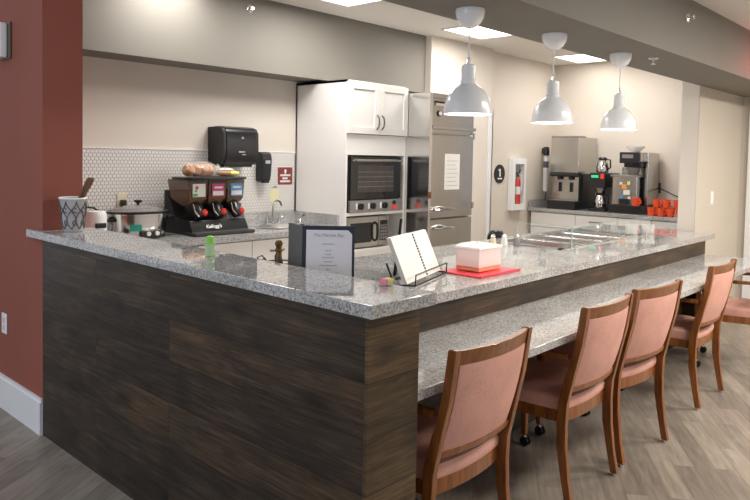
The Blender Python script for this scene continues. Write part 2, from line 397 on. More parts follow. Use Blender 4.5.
for a, b in (((X0, Y0), (WX0, Y1)), ((WX1, Y0), (X1, Y1)), ((WX0, Y0), (WX1, WY0)), ((WX0, WY1), (WX1, Y1))):
    ct.box((a[0], a[1], .865), (b[0], b[1], .905))
tag(ct.obj('granite_countertop', 'granite', smooth=0), 'wide speckled granite island top with the food wells', 'countertop')
lc = thing('dining_counter', 'lower speckled granite dining counter in front of the chairs', 'counter', (0, 0, 0))
MB().box((.232, .002, .716), (4.425, .598, .75), .004).obj('counter_top', 'granite', lc)
for x in (.95, 2.2, 2.75, 3.75):
    MB().prism([(.598, .711), (.598, .45), (.57, .45), (.55, .62), (.12, .69), (.12, .711)], x - .015, x + .015, 'x').obj('bracket', 'black_matte', lc)

# food wells
fw = thing('food_well', 'steel four-pan hot food well sunk into the island top', 'food warmer', (WX0, WY0, .905))
W = WX1 - WX0; D = WY1 - WY0
r = MB().box((-.012, -.012, 0), (W + .012, .03, .006)).box((-.012, D - .03, 0), (W + .012, D + .012, .006)).box((-.012, 0, 0), (.035, D, .006)).box((W - .035, 0, 0), (W + .012, D, .006))
r.obj('rim', 'steel_side', fw, smooth=0)
pw_ = (W - .07) / 4
for k in range(1, 4):
    x = .035 + pw_ * k; MB().box((x - .030, .02, 0), (x + .030, D - .02, .009), .003).obj('divider', 'chrome', fw)
for k in range(4):
    a = .035 + pw_ * k + .01; b = a + pw_ - .02
    q = MB().box((a, .03, -.022), (b, D - .03, -.019)).box((a, .03, -.022), (a + .003, D - .03, .003)).box((b - .003, .03, -.022), (b, D - .03, .003)).box((a, .03, -.022), (b, .033, .003)).box((a, D - .033, -.022), (b, D - .03, .003))
    q.obj('pan', 'steel_side', fw, smooth=0)
sg = thing('sneeze_guard', 'low clear glass guard around the food wells', 'glass guard', (WX0, .70, .905))
MB().box((0, 0, .004), (1.30, .006, .150)).obj('front_pane', 'glass', sg, smooth=0)
MB().box((0, .006, .004), (.006, .40, .150)).obj('side_pane', 'glass', sg, smooth=0)
MB().box((-.001, -.001, .004), (.006, .0055, .151)).box((0, 0, .150), (1.30, .006, .1525)).box((0, .006, .150), (.006, .40, .1525)).box((0, .4, .004), (.006, .403, .1525)).box((1.30, 0, .004), (1.303, .006, .1525)).obj('polished_edge', 'glass_edge', sg, smooth=0)
for x in (.06, 1.22): MB().box((x, -.006, 0), (x + .03, .012, .03), .003).obj('clip', 'chrome', sg)

# ================================================================== BACK COUNTER
bc = thing('base_cabinet_run', 'white base cabinets under the sink along the back wall', 'cabinet', (.212, 2.60, 0))
MB().box((0, 0, .1), (2.216, .565, .872)).box((0, .06, 0), (2.216, .5, .1)).obj('carcass', 'white', bc, smooth=0)
for k in range(5):
    x = .005 + k * .442
    d = MB().box((x, -.02, .12), (x + .436, 0, .70), .002).box((x + .06, -.021, .18), (x + .376, -.0195, .64)).obj('door', 'white', bc)
    w = MB().box((x, -.02, .71), (x + .436, 0, .865), .002).obj('drawer', 'white', bc)
    MB().tube([(x + .16, -.022, .785), (x + .17, -.045, .785), (x + .27, -.045, .785), (x + .28, -.022, .785)], .0055).obj('handle', 'handle', w)
    MB().tube([(x + .39, -.022, .50), (x + .39, -.045, .51), (x + .39, -.045, .61), (x + .39, -.022, .62)], .0055).obj('handle', 'handle', d)
SX0, SX1, SY0, SY1 = 1.82, 2.32, 2.70, 3.02
s = MB()
for a, b in (((.208, 2.555), (SX0, 3.16)), ((SX1, 2.555), (2.428, 3.16)), ((SX0, 2.555), (SX1, SY0)), ((SX0, SY1), (SX1, 3.16))): s.box((a[0], a[1], .875), (b[0], b[1], .915))
s.box((.208, 3.142, .915), (2.428, 3.161, 1.003)).box((2.409, 2.62, .915), (2.428, 3.142, 1.003))
tag(s.obj('back_countertop', 'granite', smooth=0), 'speckled granite counter with upstand around the steel sink', 'countertop')
sk = thing('kitchen_sink', 'round-cornered stainless sink set in the back counter', 'sink', ((SX0 + SX1) / 2, (SY0 + SY1) / 2, .915))
MB().lathe([(.262, .0), (.262, .004), (.235, .006), (.225, 0), (.20, -.13), (.18, -.15), (0, -.152)], sy=.68).obj('basin', 'steel', sk)
MB().lathe([(0, -.146), (.025, -.146), (.03, -.15)], seg=20).obj('drain', 'chrome', sk)
fc = thing('kitchen_faucet', 'chrome gooseneck faucet with two lever handles at the sink', 'faucet', (2.12, 3.075, .915))
fc.scale = (.85, .85, .9)
MB().cyl((0, 0, .01), .026, .02).tube([(0, 0, .02), (0, 0, .12), (0, -.002, .17), (.004, -.015, .20), (.012, -.045, .213), (.022, -.078, .20), (.028, -.092, .165)], .0095).obj('spout', 'chrome', fc)
for sx in (-1, 1):
    MB().lathe([(.02, 0), (.018, .03), (.011, .05), (.013, .062), (0, .066)], (sx * .075, 0, 0)).tube([(sx * .075, 0, .055), (sx * .10, -.03, .065)], .006).obj('handle', 'chrome', fc)
MB().cyl((0, 0, .003), .03, .006).box((-.09, -.02, 0), (.09, .02, .006), .003).obj('base_plate', 'chrome', fc)
sp = thing('sink_sprayer', 'chrome side sprayer at the right of the sink', 'sprayer', (2.335, 2.99, .915))
MB().lathe([(.018, 0), (.016, .02), (.010, .03), (0, .03)]).obj('holder', 'chrome', sp)
MB().tube([(0, 0, .025), (.01, -.005, .05), (.035, -.02, .072)], [.009, .011, .016]).obj('spray_head', 'chrome', sp)

# ---- tall cabinet with oven and microwave
TX0, TX1, TF, TT = 2.43, 3.165, 2.56, 2.085
tc = thing('tall_oven_cabinet', 'tall white cabinet housing the wall oven and microwave', 'cabinet', (TX0, TF, 0))
w = TX1 - TX0; dp = .612
MB().box((0, 0, 0), (.022, dp, TT)).box((w - .022, 0, 0), (w, dp, TT)).box((0, 0, TT - .02), (w, dp, TT)).box((0, dp - .02, 0), (w, dp, TT)).box((.022, .0, 1.488), (w - .022, dp, 1.655)).box((.022, .01, .09), (w - .022, dp, .69)).box((.022, .0, .69), (w - .022, dp, .715)).box((.022, .05, 0), (w - .022, dp, .09)).obj('carcass', 'white', tc, smooth=0)
MB().box((.022, -.004, .993), (w - .022, .58, 1.018), .002).obj('shelf', 'white', tc)
for k in range(2):
    a = .004 + k * (w / 2 - .001); b = a + w / 2 - .006
    d = MB().box((a, -.020, 1.66), (b, 0, 2.075))
    d = MB().box((a, -.022, 1.66), (a + .055, 0, 2.075), .0015).box((b - .055, -.022, 1.66), (b, 0, 2.075), .0015).box((a + .055, -.022, 1.66), (b - .055, 0, 1.715), .0015).box((a + .055, -.022, 2.02), (b - .055, 0, 2.075), .0015).box((a + .05, -.012, 1.71), (b - .05, 0, 2.025)).obj('door', 'white', tc)
    hx = b - .028 if k == 0 else a + .028
    MB().tube([(hx, -.022, 1.70), (hx, -.045, 1.725), (hx, -.050, 1.76), (hx, -.045, 1.795), (hx, -.022, 1.82)], .006).obj('handle', 'handle', d)
ov = thing('wall_oven', 'black glass countertop convection oven with three knobs in the tall cabinet', 'oven', (TX0 + .045, TF - .012, 1.0185))
ow = .625
MB().box((0, .02, 0), (ow, .45, .460), .004).obj('body', 'black_matte', ov)
d = MB().box((.006, 0, .108), (ow - .006, .022, .455), .004).obj('door', 'oven_glass', ov)
MB().box((.085, -.0015, .165), (ow - .10, .001, .385), .001).obj('window', 'oven_in', d)
q = MB()
for z in (.21, .25, .29, .33): q.box((.09, -.0025, z), (ow - .105, -.001, z + .003))
q.obj('rack', 'grey', d, smooth=0)
MB().tube([(.03, -.002, .425), (.03, -.035, .425), (ow - .03, -.035, .425), (ow - .03, -.002, .425)], .010).obj('handle', 'steel', d)
MB().box((.0, -.006, .0), (ow, .022, .100), .003).obj('control_panel', 'grey', ov)
for k in range(3):
    kb = MB().cyl((.115 + .145 * k, -.017, .052), .026, .022, 'y').box((.11 + .145 * k, -.036, .028), (.12 + .145 * k, -.026, .076), .002).obj('knob', 'black', ov)
    MB().box((.063 + .145 * k, -.008, .028), (.082 + .145 * k, -.005, .078)).obj('dial_scale', 'label_white', ov)
MB().cyl((.53, -.010, .072), .017, .01, 'y').obj('button', 'black', ov)
MB().box((.505, -.012, .014), (.560, -.005, .05), .002).obj('switch', 'led_red', ov)
mw = thing('microwave_oven', 'small steel microwave with dark window under the oven', 'microwave', (TX0 + .03, TF + .015, .7155))
MB().box((0, .015, .008), (.52, .40, .262), .004).obj('body', 'grey', mw)
d = MB().box((.004, 0, .012), (.392, .016, .258), .003).obj('door', 'steel', mw)
MB().box((.055, -.002, .05), (.305, .001, .215), .001).obj('window', 'oven_glass', d)
MB().tube([(.345, -.002, .06), (.345, -.03, .075), (.345, -.034, .135), (.345, -.03, .195), (.345, -.002, .21)], .012).obj('handle', 'black', d)
cp = MB().box((.396, 0, .012), (.516, .016, .258), .003).obj('control_panel', 'steel', mw)
MB().box((.412, -.002, .185), (.500, .001, .225)).obj('display', 'black', cp)
q = MB()
for a in range(4):
    for b in range(3): q.box((.416 + b * .028, -.0025, .065 + a * .028), (.438 + b * .028, 0, .086 + a * .028), .001)
MB().box((.408, -.001, .055), (.504, .0005, .178)).obj('keypad', 'black', cp); q.obj('keys', 'grey', cp)

# ---- refrigerator
FX0, FX1, FY = 3.17, 3.84, 2.30
fr = thing('steel_refrigerator', 'tall stainless steel reach-in refrigerator with grille on top', 'refrigerator', (FX0, FY, 0))
fwid = FX1 - FX0
MB().box((.012, .055, .05), (fwid, .70, 2.03)).box((.03, .08, 0), (fwid - .03, .68, .05)).obj('body', 'steel_h', fr, smooth=0)
MB().box((-.002, .05, .05), (.012, .70, 2.03)).obj('side_panel', 'steel_side', fr, smooth=0)
MB().box((-.004, -.004, .05), (.03, .052, 2.03), .002).obj('corner_post', 'steel_side', fr)
g = MB().box((.03, .02, 1.69), (fwid, .055, 2.03)).box((.03, 0, 1.99), (fwid, .03, 2.03), .003).box((.03, -.01, 1.725), (fwid, .03, 1.755), .004).obj('top_grille', 'steel_h', fr)
MB().box((.09, .010, 1.925), (.32, .024, 1.950), .003).obj('badge', 'chrome', g)
MB().box((.09, .008, 1.950), (.45, .024, 1.966), .003).obj('vent_slot', 'black_matte', g)
MB().cyl((.15, .012, 1.86), .018, .016, 'y').obj('thermometer', 'label_white', g)
MB().cyl((.15, .016, 1.86), .026, .012, 'y').obj('thermometer_ring', 'black', g)
up = MB().box((.034, 0, .955), (fwid - .02, .05, 1.68), .008).obj('door', 'steel_h', fr)
MB().box((.22, -.002, 1.20), (.44, .0, 1.515)).obj('paper_notice', 'paper', up)
q = MB()
for k in range(7): q.box((.245, -.003, 1.235 + k * .036), (.415 - .02 * (k % 3), -.0019, 1.239 + k * .036))
q.obj('notice_lines', 'ink_light', up, smooth=0)
MB().tube([(.09, -.002, 1.03), (.10, -.045, 1.03), (.20, -.05, 1.04), (.31, -.045, 1.03), (.32, -.002, 1.03)], .011).box((.08, -.012, 1.015), (.12, .002, 1.045), .004).box((.29, -.012, 1.015), (.33, .002, 1.045), .004).obj('handle', 'chrome', up)
lo = MB().box((.034, 0, .12), (fwid - .02, .05, .945), .008).obj('lower_door', 'steel_h', fr)
MB().tube([(.09, -.002, .868), (.10, -.045, .868), (.20, -.05, .878), (.31, -.045, .868), (.32, -.002, .868)], .011).box((.08, -.012, .853), (.12, .002, .883), .004).box((.29, -.012, .853), (.33, .002, .883), .004).obj('handle', 'chrome', lo)
MB().box((-.012, -.012, 1.13), (.028, .0, 1.19), .004).cyl((.008, -.016, 1.16), .012, .01, 'y').obj('latch', 'copper', fr)
MB().box((fwid - .022, -.008, 1.02), (fwid - .004, .01, 1.08), .003).box((fwid - .022, -.008, 1.65), (fwid - .004, .01, 1.71), .003).obj('hinge', 'steel_side', fr)

# ---- wall towel dispenser, soap dispenser, signs, outlet
td = thing('paper_towel_dispenser', 'large black paper towel dispenser above the tile backsplash', 'towel dispenser', (1.555, YW, 1.395))
td.scale = (.80, 1, .95)
body = [(0, .03), (0, .30), (-.14, .305), (-.19, .29), (-.215, .25), (-.22, .10), (-.205, .04), (-.18, .0), (-.10, -.005)]
MB().prism(body, .03, .375, 'x', bev=.012).obj('cover', 'black', td)
for a_, b_x in ((0, .034), (.371, .405)): MB().prism([(p[0] * .96, p[1] * .98 + .004) for p in body], a_, b_x, 'x', bev=.006).obj('side_cap', 'black_matte', td)
MB().box((.04, -.17, -.018), (.365, -.03, .0), .004).obj('outlet_lip', 'black_matte', td)
MB().prism([(.190, .208), (.220, .208), (.214, .220), (.209, .216), (.205, .232), (.201, .216), (.196, .220)], -.2205, -.219, 'y').box((.165, -.221, .098), (.232, -.2195, .108)).box((.20, -.221, .078), (.242, -.2195, .085)).obj('logo', 'ink_light', td, smooth=0)
sd = thing('soap_dispenser', 'small black wall soap dispenser beside the towel dispenser', 'soap dispenser', (2.055, YW, 1.262))
sd.scale = (.85, .9, .86)
MB().prism([(0, 0), (0, .27), (-.06, .275), (-.10, .255), (-.11, .20), (-.10, .05), (-.085, .0), (-.04, -.01)], -.055, .055, 'x', bev=.012).obj('housing', 'black', sd)
MB().box((-.025, -.113, .165), (.03, -.1095, .195)).obj('label_window', 'ink_light', sd)
MB().box((-.035, -.10, -.018), (.035, -.05, .0), .005).obj('nozzle_guard', 'black_matte', sd)
sg1 = thing('wall_sign', 'small maroon sign with white lettering on tile backsplash', 'sign', (2.312, YW - .0085, 1.30))
MB().box((-.078, -.004, -.072), (.078, 0, .072), .003).obj('plate', 'sign_red', sg1)
MB().sphere((0, -.005, .043), .012, (1, .15, 1)).box((-.007, -.0055, .018), (.007, -.004, .038)).obj('pictogram', 'label_white', sg1)
q = MB()
for z, hw in ((.006, .055), (-.020, .030), (-.045, .055)):
    x = -hw
    while x < hw - .004:
        ww = random.uniform(.007, .011); q.box((x, -.0055, z - .008), (min(x + ww, hw), -.004, z + .008)); x += ww + .003
q.obj('lettering', 'label_white', sg1, smooth=0)
tag(MB().box((2.155, YW - .0100, 1.085), (2.25, YW - .0085, 1.185)).obj('sticky_note', 'sticky', smooth=0), 'pale yellow note on the tile behind the faucet', 'note')
tag(MB().box((2.185, YW - .011, 1.205), (2.225, YW - .0085, 1.213)).obj('wall_clip', 'black_matte', smooth=0), 'tiny black clip on tile above the yellow note', 'clip')
ol = thing('wall_outlet', 'ivory wall outlet on the tile behind the slow cooker', 'outlet', (.865, YW - .0085, 1.135))
MB().box((-.037, -.006, -.058), (.037, 0, .058), .003).obj('plate', 'ivory', ol)
MB().box((-.018, -.04, -.028), (.018, -.006, .012), .005).obj('plug', 'black', ol)

# ================================================================== items on the back counter
sc_ = thing('slow_cooker', 'oval stainless slow cooker with a glass lid on the back counter', 'slow cooker', (.845, 2.90, .915))
MB().lathe([(.155, 0), (.175, .012), (.19, .05), (.195, .15), (.199, .165), (.185, .17), (.175, .05), (0, .04)], sy=.78, seg=40).obj('body', 'steel_side', sc_)
MB().lathe([(.165, -.0), (.178, .004), (.180, .022), (.165, .024)], sy=.78, seg=40).obj('base_band', 'black', sc_)
ld = MB().lathe([(.186, .171), (.150, .192), (.08, .208), (0, .213)], sy=.78, seg=40).obj('lid', 'crock_glass', sc_)
MB().lathe([(.204, .162), (.205, .176), (.184, .178)], sy=.78, seg=40).obj('lid_rim', 'black', sc_)
MB().lathe([(0, .213), (.010, .213), (.010, .225), (.026, .232), (.027, .245), (0, .249)], seg=20).obj('lid_knob', 'black', sc_)
for sx in (-1, 1):
    MB().tube([(sx * .19, -.05, .12), (sx * .235, -.04, .125), (sx * .24, 0, .127), (sx * .235, .04, .125), (sx * .19, .05, .12)], .011).obj('handle', 'black', sc_)
ct_ = MB().box((-.065, -.172, .02), (.075, -.135, .058), .008).obj('control_plate', 'black', sc_)
for dx in (-.02, .04): MB().cyl((dx, -.178, .038), .014, .014, 'y').obj('dial', 'label_white', ct_)
MB().ribbon([[(x, -.157 * math.sqrt(1 - (x / .2) ** 2) - .002 + 0, z) for z in (.055, .095)] + [(x, -.15 * math.sqrt(1 - (x / .2) ** 2), z) for z in (.095, .055)] for x in (-.12, -.10, -.075, -.055)]).obj('teal_sticker', 'teal', sc_)
wa = thing('electric_can_opener', 'small white kitchen appliance with a black band behind the patterned cup', 'kitchen appliance', (.53, 2.83, .915))
wa.scale = (.95, .95, 1.27)
MB().lathe([(.062, 0), (.066, .01), (.066, .13), (.055, .15), (0, .152)], seg=28).obj('housing', 'white_gloss', wa)
MB().box((-.035, -.073, .07), (.035, -.055, .095), .004).obj('band', 'black', wa)
MB().lathe([(.069, 0), (.069, .008), (0, .008)], seg=28).obj('base_ring', 'black', wa)
tag(MB().tube([(.55, 2.85, 1.055), (.50, 2.92, 1.09), (.53, 3.0, 1.118), (.60, 3.02, 1.11), (.66, 2.98, 1.06), (.64, 2.92, 1.03), (.60, 2.90, .98), (.63, 2.98, .925), (.72, 3.07, .922), (.80, 3.12, 1.0), (.835, 3.128, 1.09), (.86, 3.125, 1.12)], .0062).obj('power_cord', 'black'), 'looped black power cord between white appliance and slow cooker', 'cord')
tg = thing('black_tongs_rest', 'black utensil rest lying left of the slow cooker', 'utensil rest', (.60, 2.72, .915))
MB().box((-.05, -.03, 0), (.06, .03, .022), .006).obj('tray', 'black', tg)
MB().tube([(-.06, 0, .03), (.07, .01, .034)], .009).obj('tong_arm', 'black_metal', tg)

# cereal dispenser
cd = thing('cereal_dispenser', 'black triple cereal dispenser with three labelled hoppers on back counter', 'cereal dispenser', (1.37, 2.88, .915))
MB().prism([(-.17, 0), (-.17, .03), (-.13, .10), (.20, .12), (.21, 0)], -.235, .235, 'x', bev=.008).obj('base', 'black', cd)
MB().box((-.245, -.235, .0), (.245, -.10, .022), .006).obj('drip_tray', 'black_matte', cd)
MB().prism([(.06, .11), (.21, .11), (.21, .30), (.12, .20)], -.225, .225, 'x', bev=.006).obj('back_housing', 'black_matte', cd)
MB().ribbon([[(.262 * math.cos(t) * (1 if abs(math.cos(t)) < .9 else .98), -.02 + .20 * math.copysign(abs(math.sin(t)) ** .6, math.sin(t)), z) for t in [2 * PI * q_ / 32 for q_ in range(32)]] for z in (.380, .396)], bev=.003).obj('top_lid', 'black', cd)
txt('lettering', "Kellogg's", .036, 'label_white', cd, (-.06, -.1645, .058), (PI / 2 - .52, 0, 0), shear=.35, bold=.001)
for k, lm in enumerate(('label_white', 'magenta', 'blue')):
    x = -.155 + .155 * k
    h = MB().ribbon([[(x - a, -b, z), (x + a, -b, z), (x + a, d_, z), (x - a, d_, z)] for a, b, d_, z in ((.040, .07, .03, .190), (.070, .115, .13, .245), (.073, .125, .165, .378))], bev=.008).obj('hopper', 'hopper', cd)
    MB().ribbon([[(x - a, -b, z), (x + a, -b, z), (x + a, d_, z), (x - a, d_, z)] for a, b, d_, z in ((.034, .064, .02, .195), (.063, .107, .12, .248), (.066, .113, .145, (.300, .275, .31)[k]))]).obj('cereal', 'cereal', h, smooth=0)
    lb = MB().box((x - .050, -.1285, .262), (x + .050, -.1235, .352), .001).obj('label', lm, h)
    if k == 0:
        MB().sphere((x - .018, -.129, .325), .013, (1, .2, 1)).obj('label_spot_red', 'red_plastic', lb); MB().box((x - .048, -.1295, .266), (x - .012, -.128, .285)).sphere((x - .026, -.129, .303), .010, (1, .2, 1)).obj('label_spot', 'label_green', lb)
    else:
        MB().box((x - .044, -.1295, .270), (x + .044, -.128, .300)).box((x - .032, -.1295, .318), (x + .036, -.128, .332)).obj('label_patch', 'label_white', lb)
    sp_ = MB().tube([(x, -.04, .20), (x, -.10, .175), (x, -.135, .12)], [.055, .046, .032], seg=16).obj('spout', 'black', cd)
    MB().tube([(x - .048, -.128, .215), (x - .046, -.148, .165), (x - .02, -.162, .13)], .005).obj('spout_rib', 'chrome', sp_)
    kn = MB().lathe([(0, 0), (.023, 0), (.023, .016), (.018, .022), (0, .022)], mat=Matrix.Translation((x + .030, -.140, .155)) @ Matrix.Rotation(PI / 2, 4, 'X')).obj('knob', 'red_plastic', cd)
    MB().box((x + .018, -.168, .152), (x + .042, -.1615, .158), .002).obj('knob_grip', 'orange', kn)
bg = thing('bread_bag', 'brown bread loaf in a clear plastic bag on the cereal dispenser', 'bread', (1.285, 2.86, 1.313))
l = MB()
for k, x in enumerate((-.085, -.03, .03, .07)): l.sphere((x, .0, .045), .052, (.8, 1.05, .85))
l.obj('loaf', 'brown_bread', bg)
b_ = MB()
t = bmesh.new(); bmesh.ops.create_icosphere(t, subdivisions=4, radius=.1)
for v in t.verts:
    n = .10 * math.sin(v.co.x * 90 + v.co.z * 60) * math.sin(v.co.y * 70 + v.co.x * 40)
    v.co = Vector((v.co.x * 1.45 * (1 + n) + .01, v.co.y * .75 * (1 + n), max(.0015, v.co.z * .56 * (1 + n) + .05)))
b_._join(t); b_.tube([(.13, 0, .05), (.17, -.03, .03), (.20, -.05, .045)], [.05, .02, .034], 10).obj('bag_film', 'bag', bg)
b2 = thing('bun_pack', 'yellow and white wrapped buns on the right of cereal dispenser lid', 'bread', (1.52, 2.87, 1.313))
MB().sphere((-.02, 0, .025), .07, (1, .7, .34)).obj('bun', 'brown_bread', b2)
MB().sphere((.04, -.01, .022), .06, (1, .7, .34)).obj('wrapper', 'yellow', b2)
MB().sphere((-.01, 0, .048), .06, (1.1, .7, .22)).obj('wrapper_top', 'label_white', b2)
for i, (x, y, lab) in enumerate([(1.775, 3.06, 'slate grey syrup bottle at the right of cereal dispenser, right one'), (1.70, 3.06, 'slate grey syrup bottle against cereal dispenser, left one')]):
    t = thing('syrup_bottle', lab, 'bottle', (x, y, .915), 0, 'syrup bottles')
    MB().lathe([(.034, 0), (.037, .01), (.037, .12), (.03, .145), (.014, .155), (0, .155)], seg=24).obj('bottle_body', 'grey_blue', t)
    MB().lathe([(.015, .155), (.015, .18), (.006, .186), (0, .186)], seg=16).obj('cap', 'grey_blue', t)

# ================================================================== items on the ledge
cu = thing('utensil_cup', 'frosted cup with dark scrollwork holding utensils on the ledge', 'cup', (.105, 2.18, 1.0665))
cu.scale = (.88, .88, 1)
MB().lathe([(0, 0), (.050, 0), (.054, .008), (.060, .05), (.068, .12), (.076, .165), (.079, .17), (.075, .17), (.064, .11), (.052, .012), (0, .010)], seg=36).obj('cup_body', 'cup', cu)
rg = MB().lathe([(.079, .166), (.082, .170), (.079, .174), (.075, .170)], seg=36)
rg.obj('rim', 'white_gloss', cu)
q = MB()
for k in range(8):
    a0 = k * PI / 4 + .2
    for sgn in (1, -1):
        pts = []
        for j in range(15):
            tt = j / 14; z = .015 + .14 * tt; a = a0 + sgn * .38 * math.sin(tt * PI * 1.5)
            rr_ = .054 + .022 * (z / .17) + .0015; pts.append((rr_ * math.cos(a), rr_ * math.sin(a), z))
        q.tube(pts, .0028, 6)
    for zc in (.05, .115):
        pts = []
        for j in range(13):
            th = j / 12 * 1.7 * PI; rad = .004 + .014 * j / 12; aa = a0 + .3 + rad * math.cos(th) / .065; z = zc + rad * math.sin(th)
            rr_ = .054 + .022 * (z / .17) + .0015; pts.append((rr_ * math.cos(aa), rr_ * math.sin(aa), z))
        q.tube(pts, .0024, 6)
q.obj('scrollwork', 'scroll', cu)
us = thing('wooden_spatula', 'dark brown wooden utensil leaning out of the scrollwork cup', 'utensil', (.09, 2.19, 1.0785))
MB().tube([(.0, .02, .002), (.022, -.012, .11), (.05, -.055, .20)], [.006, .007, .012]).ribbon([[(.05 + .02 * t_ - hw * .6, -.055 - .03 * t_ , .19 + .075 * t_), (.05 + .02 * t_ + hw * .6, -.055 - .03 * t_ - hw * .9, .19 + .075 * t_), (.05 + .02 * t_ + hw * .6, -.045 - .03 * t_ - hw * .9, .19 + .075 * t_), (.05 + .02 * t_ - hw * .6, -.045 - .03 * t_, .19 + .075 * t_)] for t_, hw in ((0, .012), (.3, .022), (.8, .024), (1, .012))]).obj('spoon_body', 'spoon', us)
us2 = MB().tube([(-.01, .01, .002), (.03, -.03, .11), (.075, -.088, .262)], [.005, .006, .008]).obj('wooden_stick', 'spoon'); us2.location = (.09, 2.18, 1.0785)
tag(us2, 'thin brown wooden stick standing in the scrollwork cup', 'utensil')
gb = thing('sanitizer_bottle', 'small clear bottle with bright green cap on the ledge', 'bottle', (.149, 1.02, 1.0665))
MB().lathe([(0, 0), (.018, 0), (.020, .004), (.020, .018), (.017, .030), (.020, .042), (.019, .052), (.011, .056), (0, .056)], seg=24).obj('bottle_body', 'green_liq', gb)
MB().lathe([(.015, .053), (.016, .058), (.015, .078), (.008, .082), (0, .082)], seg=24).obj('cap', 'green', gb)

# menu in a cover standing on the island top right behind the ledge
p0 = Vector((.325, .665, .9055)); p1 = Vector((.472, .524, .9055))
ang = math.atan2(p1.y - p0.y, p1.x - p0.x)
mn = thing('menu_stand', 'menu sheet in a dark navy cover standing behind the ledge', 'menu', p0, ang)
wm = (p1 - p0).length; hm = .300; lean = .03
def leanq(x, z, off=0): return (x, z / hm * lean - off, z)
def lbox(mb, x0, x1, z0, z1, o0, o1):
    mb.ribbon([[leanq(x0, z0, o0), leanq(x1, z0, o0), leanq(x1, z0, o1), leanq(x0, z0, o1)], [leanq(x0, z1, o0), leanq(x1, z1, o0), leanq(x1, z1, o1), leanq(x0, z1, o1)]]); return mb
# local x runs toward the viewer's right (decreasing world y); the front is local -y (world -x)
lbox(MB(), 0, wm, 0, hm, 0, -.004).obj('cover', 'menu_cover', mn, smooth=0)
MB().ribbon([[(0, 0, 0), (0, .004, 0), (-.060, .111, 0), (-.060, .107, 0)], [(0, lean, hm), (0, lean + .004, hm), (-.060, .111 + lean, hm), (-.060, .107 + lean, hm)]]).obj('side_flap', 'menu_back', mn, smooth=0)
pg = MB(); pg.ribbon([[leanq(x, z, o) for x, z in ((.016, .0), (wm - .010, .0), (wm - .010, hm - .032), (wm - .026, hm - .016), (.016, hm - .016))] for o in (.001, .0025)])
pg = pg.obj('menu_sheet', 'menu_paper', mn, smooth=0)
rot_m = (PI / 2 - math.atan2(lean, hm), 0, 0)
txt('title', 'The Market Bay', .0185, 'ink_light', pg, leanq(wm / 2, hm - .036, .003), rot_m, shear=.2)
q = MB()
for z, hw in ((hm - .070, .030), (hm - .095, .014), (hm - .110, .014), (hm - .122, .028), (hm - .138, .022), (hm - .152, .042), (hm - .167, .012), (hm - .182, .052), (hm - .197, .026), (hm - .210, .038), (hm - .224, .016), (hm - .240, .03)):
    x = wm / 2 - hw * .8
    while x < wm / 2 + hw * .8 - .003:
        x2 = min(x + random.uniform(.006, .014), wm / 2 + hw * .8); lbox(q, x, x2, z - .0016, z + .0016, .0026, .0035); x = x2 + .002
q.obj('menu_lines', 'ink_light', pg, smooth=0)

su = thing('sweetener_caddy', 'small clear caddy of yellow and pink sweetener packets on ledge', 'caddy', (.222, .135, 1.0665))
su.scale = (.8, .8, .7)
q = MB().box((-.035, -.02, 0), (.035, .02, .003)).box((-.035, -.02, 0), (-.0335, .02, .020)).box((.0335, -.02, 0), (.035, .02, .020)).box((-.035, -.02, 0), (.035, -.0185, .020)).box((-.035, .0185, 0), (.035, .02, .020))
q.obj('caddy_body', 'glass', su, smooth=0)
tag_ = [(-.008, 'yellow'), (.008, 'yellow')]
for i, (x, m_) in enumerate(((-.02, 'pinkpaper'), (-.012, 'pinkpaper'), (-.003, 'label_white'), (.006, 'yellow'), (.014, 'yellow'), (.023, 'yellow'))):
    lab = {'pinkpaper': 'pink sweetener packet in the caddy on the ledge', 'label_white': 'white sugar packet in the caddy on the ledge', 'yellow': 'yellow sweetener packet in the caddy on the ledge'}[m_]
    tag(MB().box((-.002, -.0135, 0), (.002, .0135, .019), .0008, mat=Matrix.Translation((.222 + x * .8, .135, 1.069)) @ Matrix.Rotation(.12, 4, 'Y')).obj('sweetener_packet', m_), lab, 'packet', 'sweetener packets')
wr = thing('wire_bottle_rack', 'black wire rack curling around a bottle behind the ledge', 'rack', (.425, .925, .9055))
q = MB()
for k in range(6):
    a = k * PI / 3
    q.tube([(.055 * math.cos(a), .055 * math.sin(a), 0), (.055 * math.cos(a), .055 * math.sin(a), .12), (.075 * math.cos(a), .075 * math.sin(a), .145), (.095 * math.cos(a), .095 * math.sin(a), .135), (.09 * math.cos(a), .09 * math.sin(a), .115)], .003, 6)
for z in (.01, .12): q.tube([(.055 * math.cos(t_ * PI / 12), .055 * math.sin(t_ * PI / 12), z) for t_ in range(25)], .003, 6)
q.obj('wire_frame', 'black_metal', wr)
ab = thing('oil_bottle', 'small amber bottle with a stopper in the wire rack', 'bottle', (.425, .925, .9058))
MB().lathe([(0, 0), (.024, 0), (.026, .01), (.026, .10), (.014, .13), (.012, .165), (0, .165)], seg=24).obj('bottle_body', 'amber', ab)
MB().lathe([(.013, .163), (.020, .170), (.012, .178), (.014, .190), (.018, .200), (.010, .212), (0, .214)], seg=20).obj('stopper', 'amber', ab)

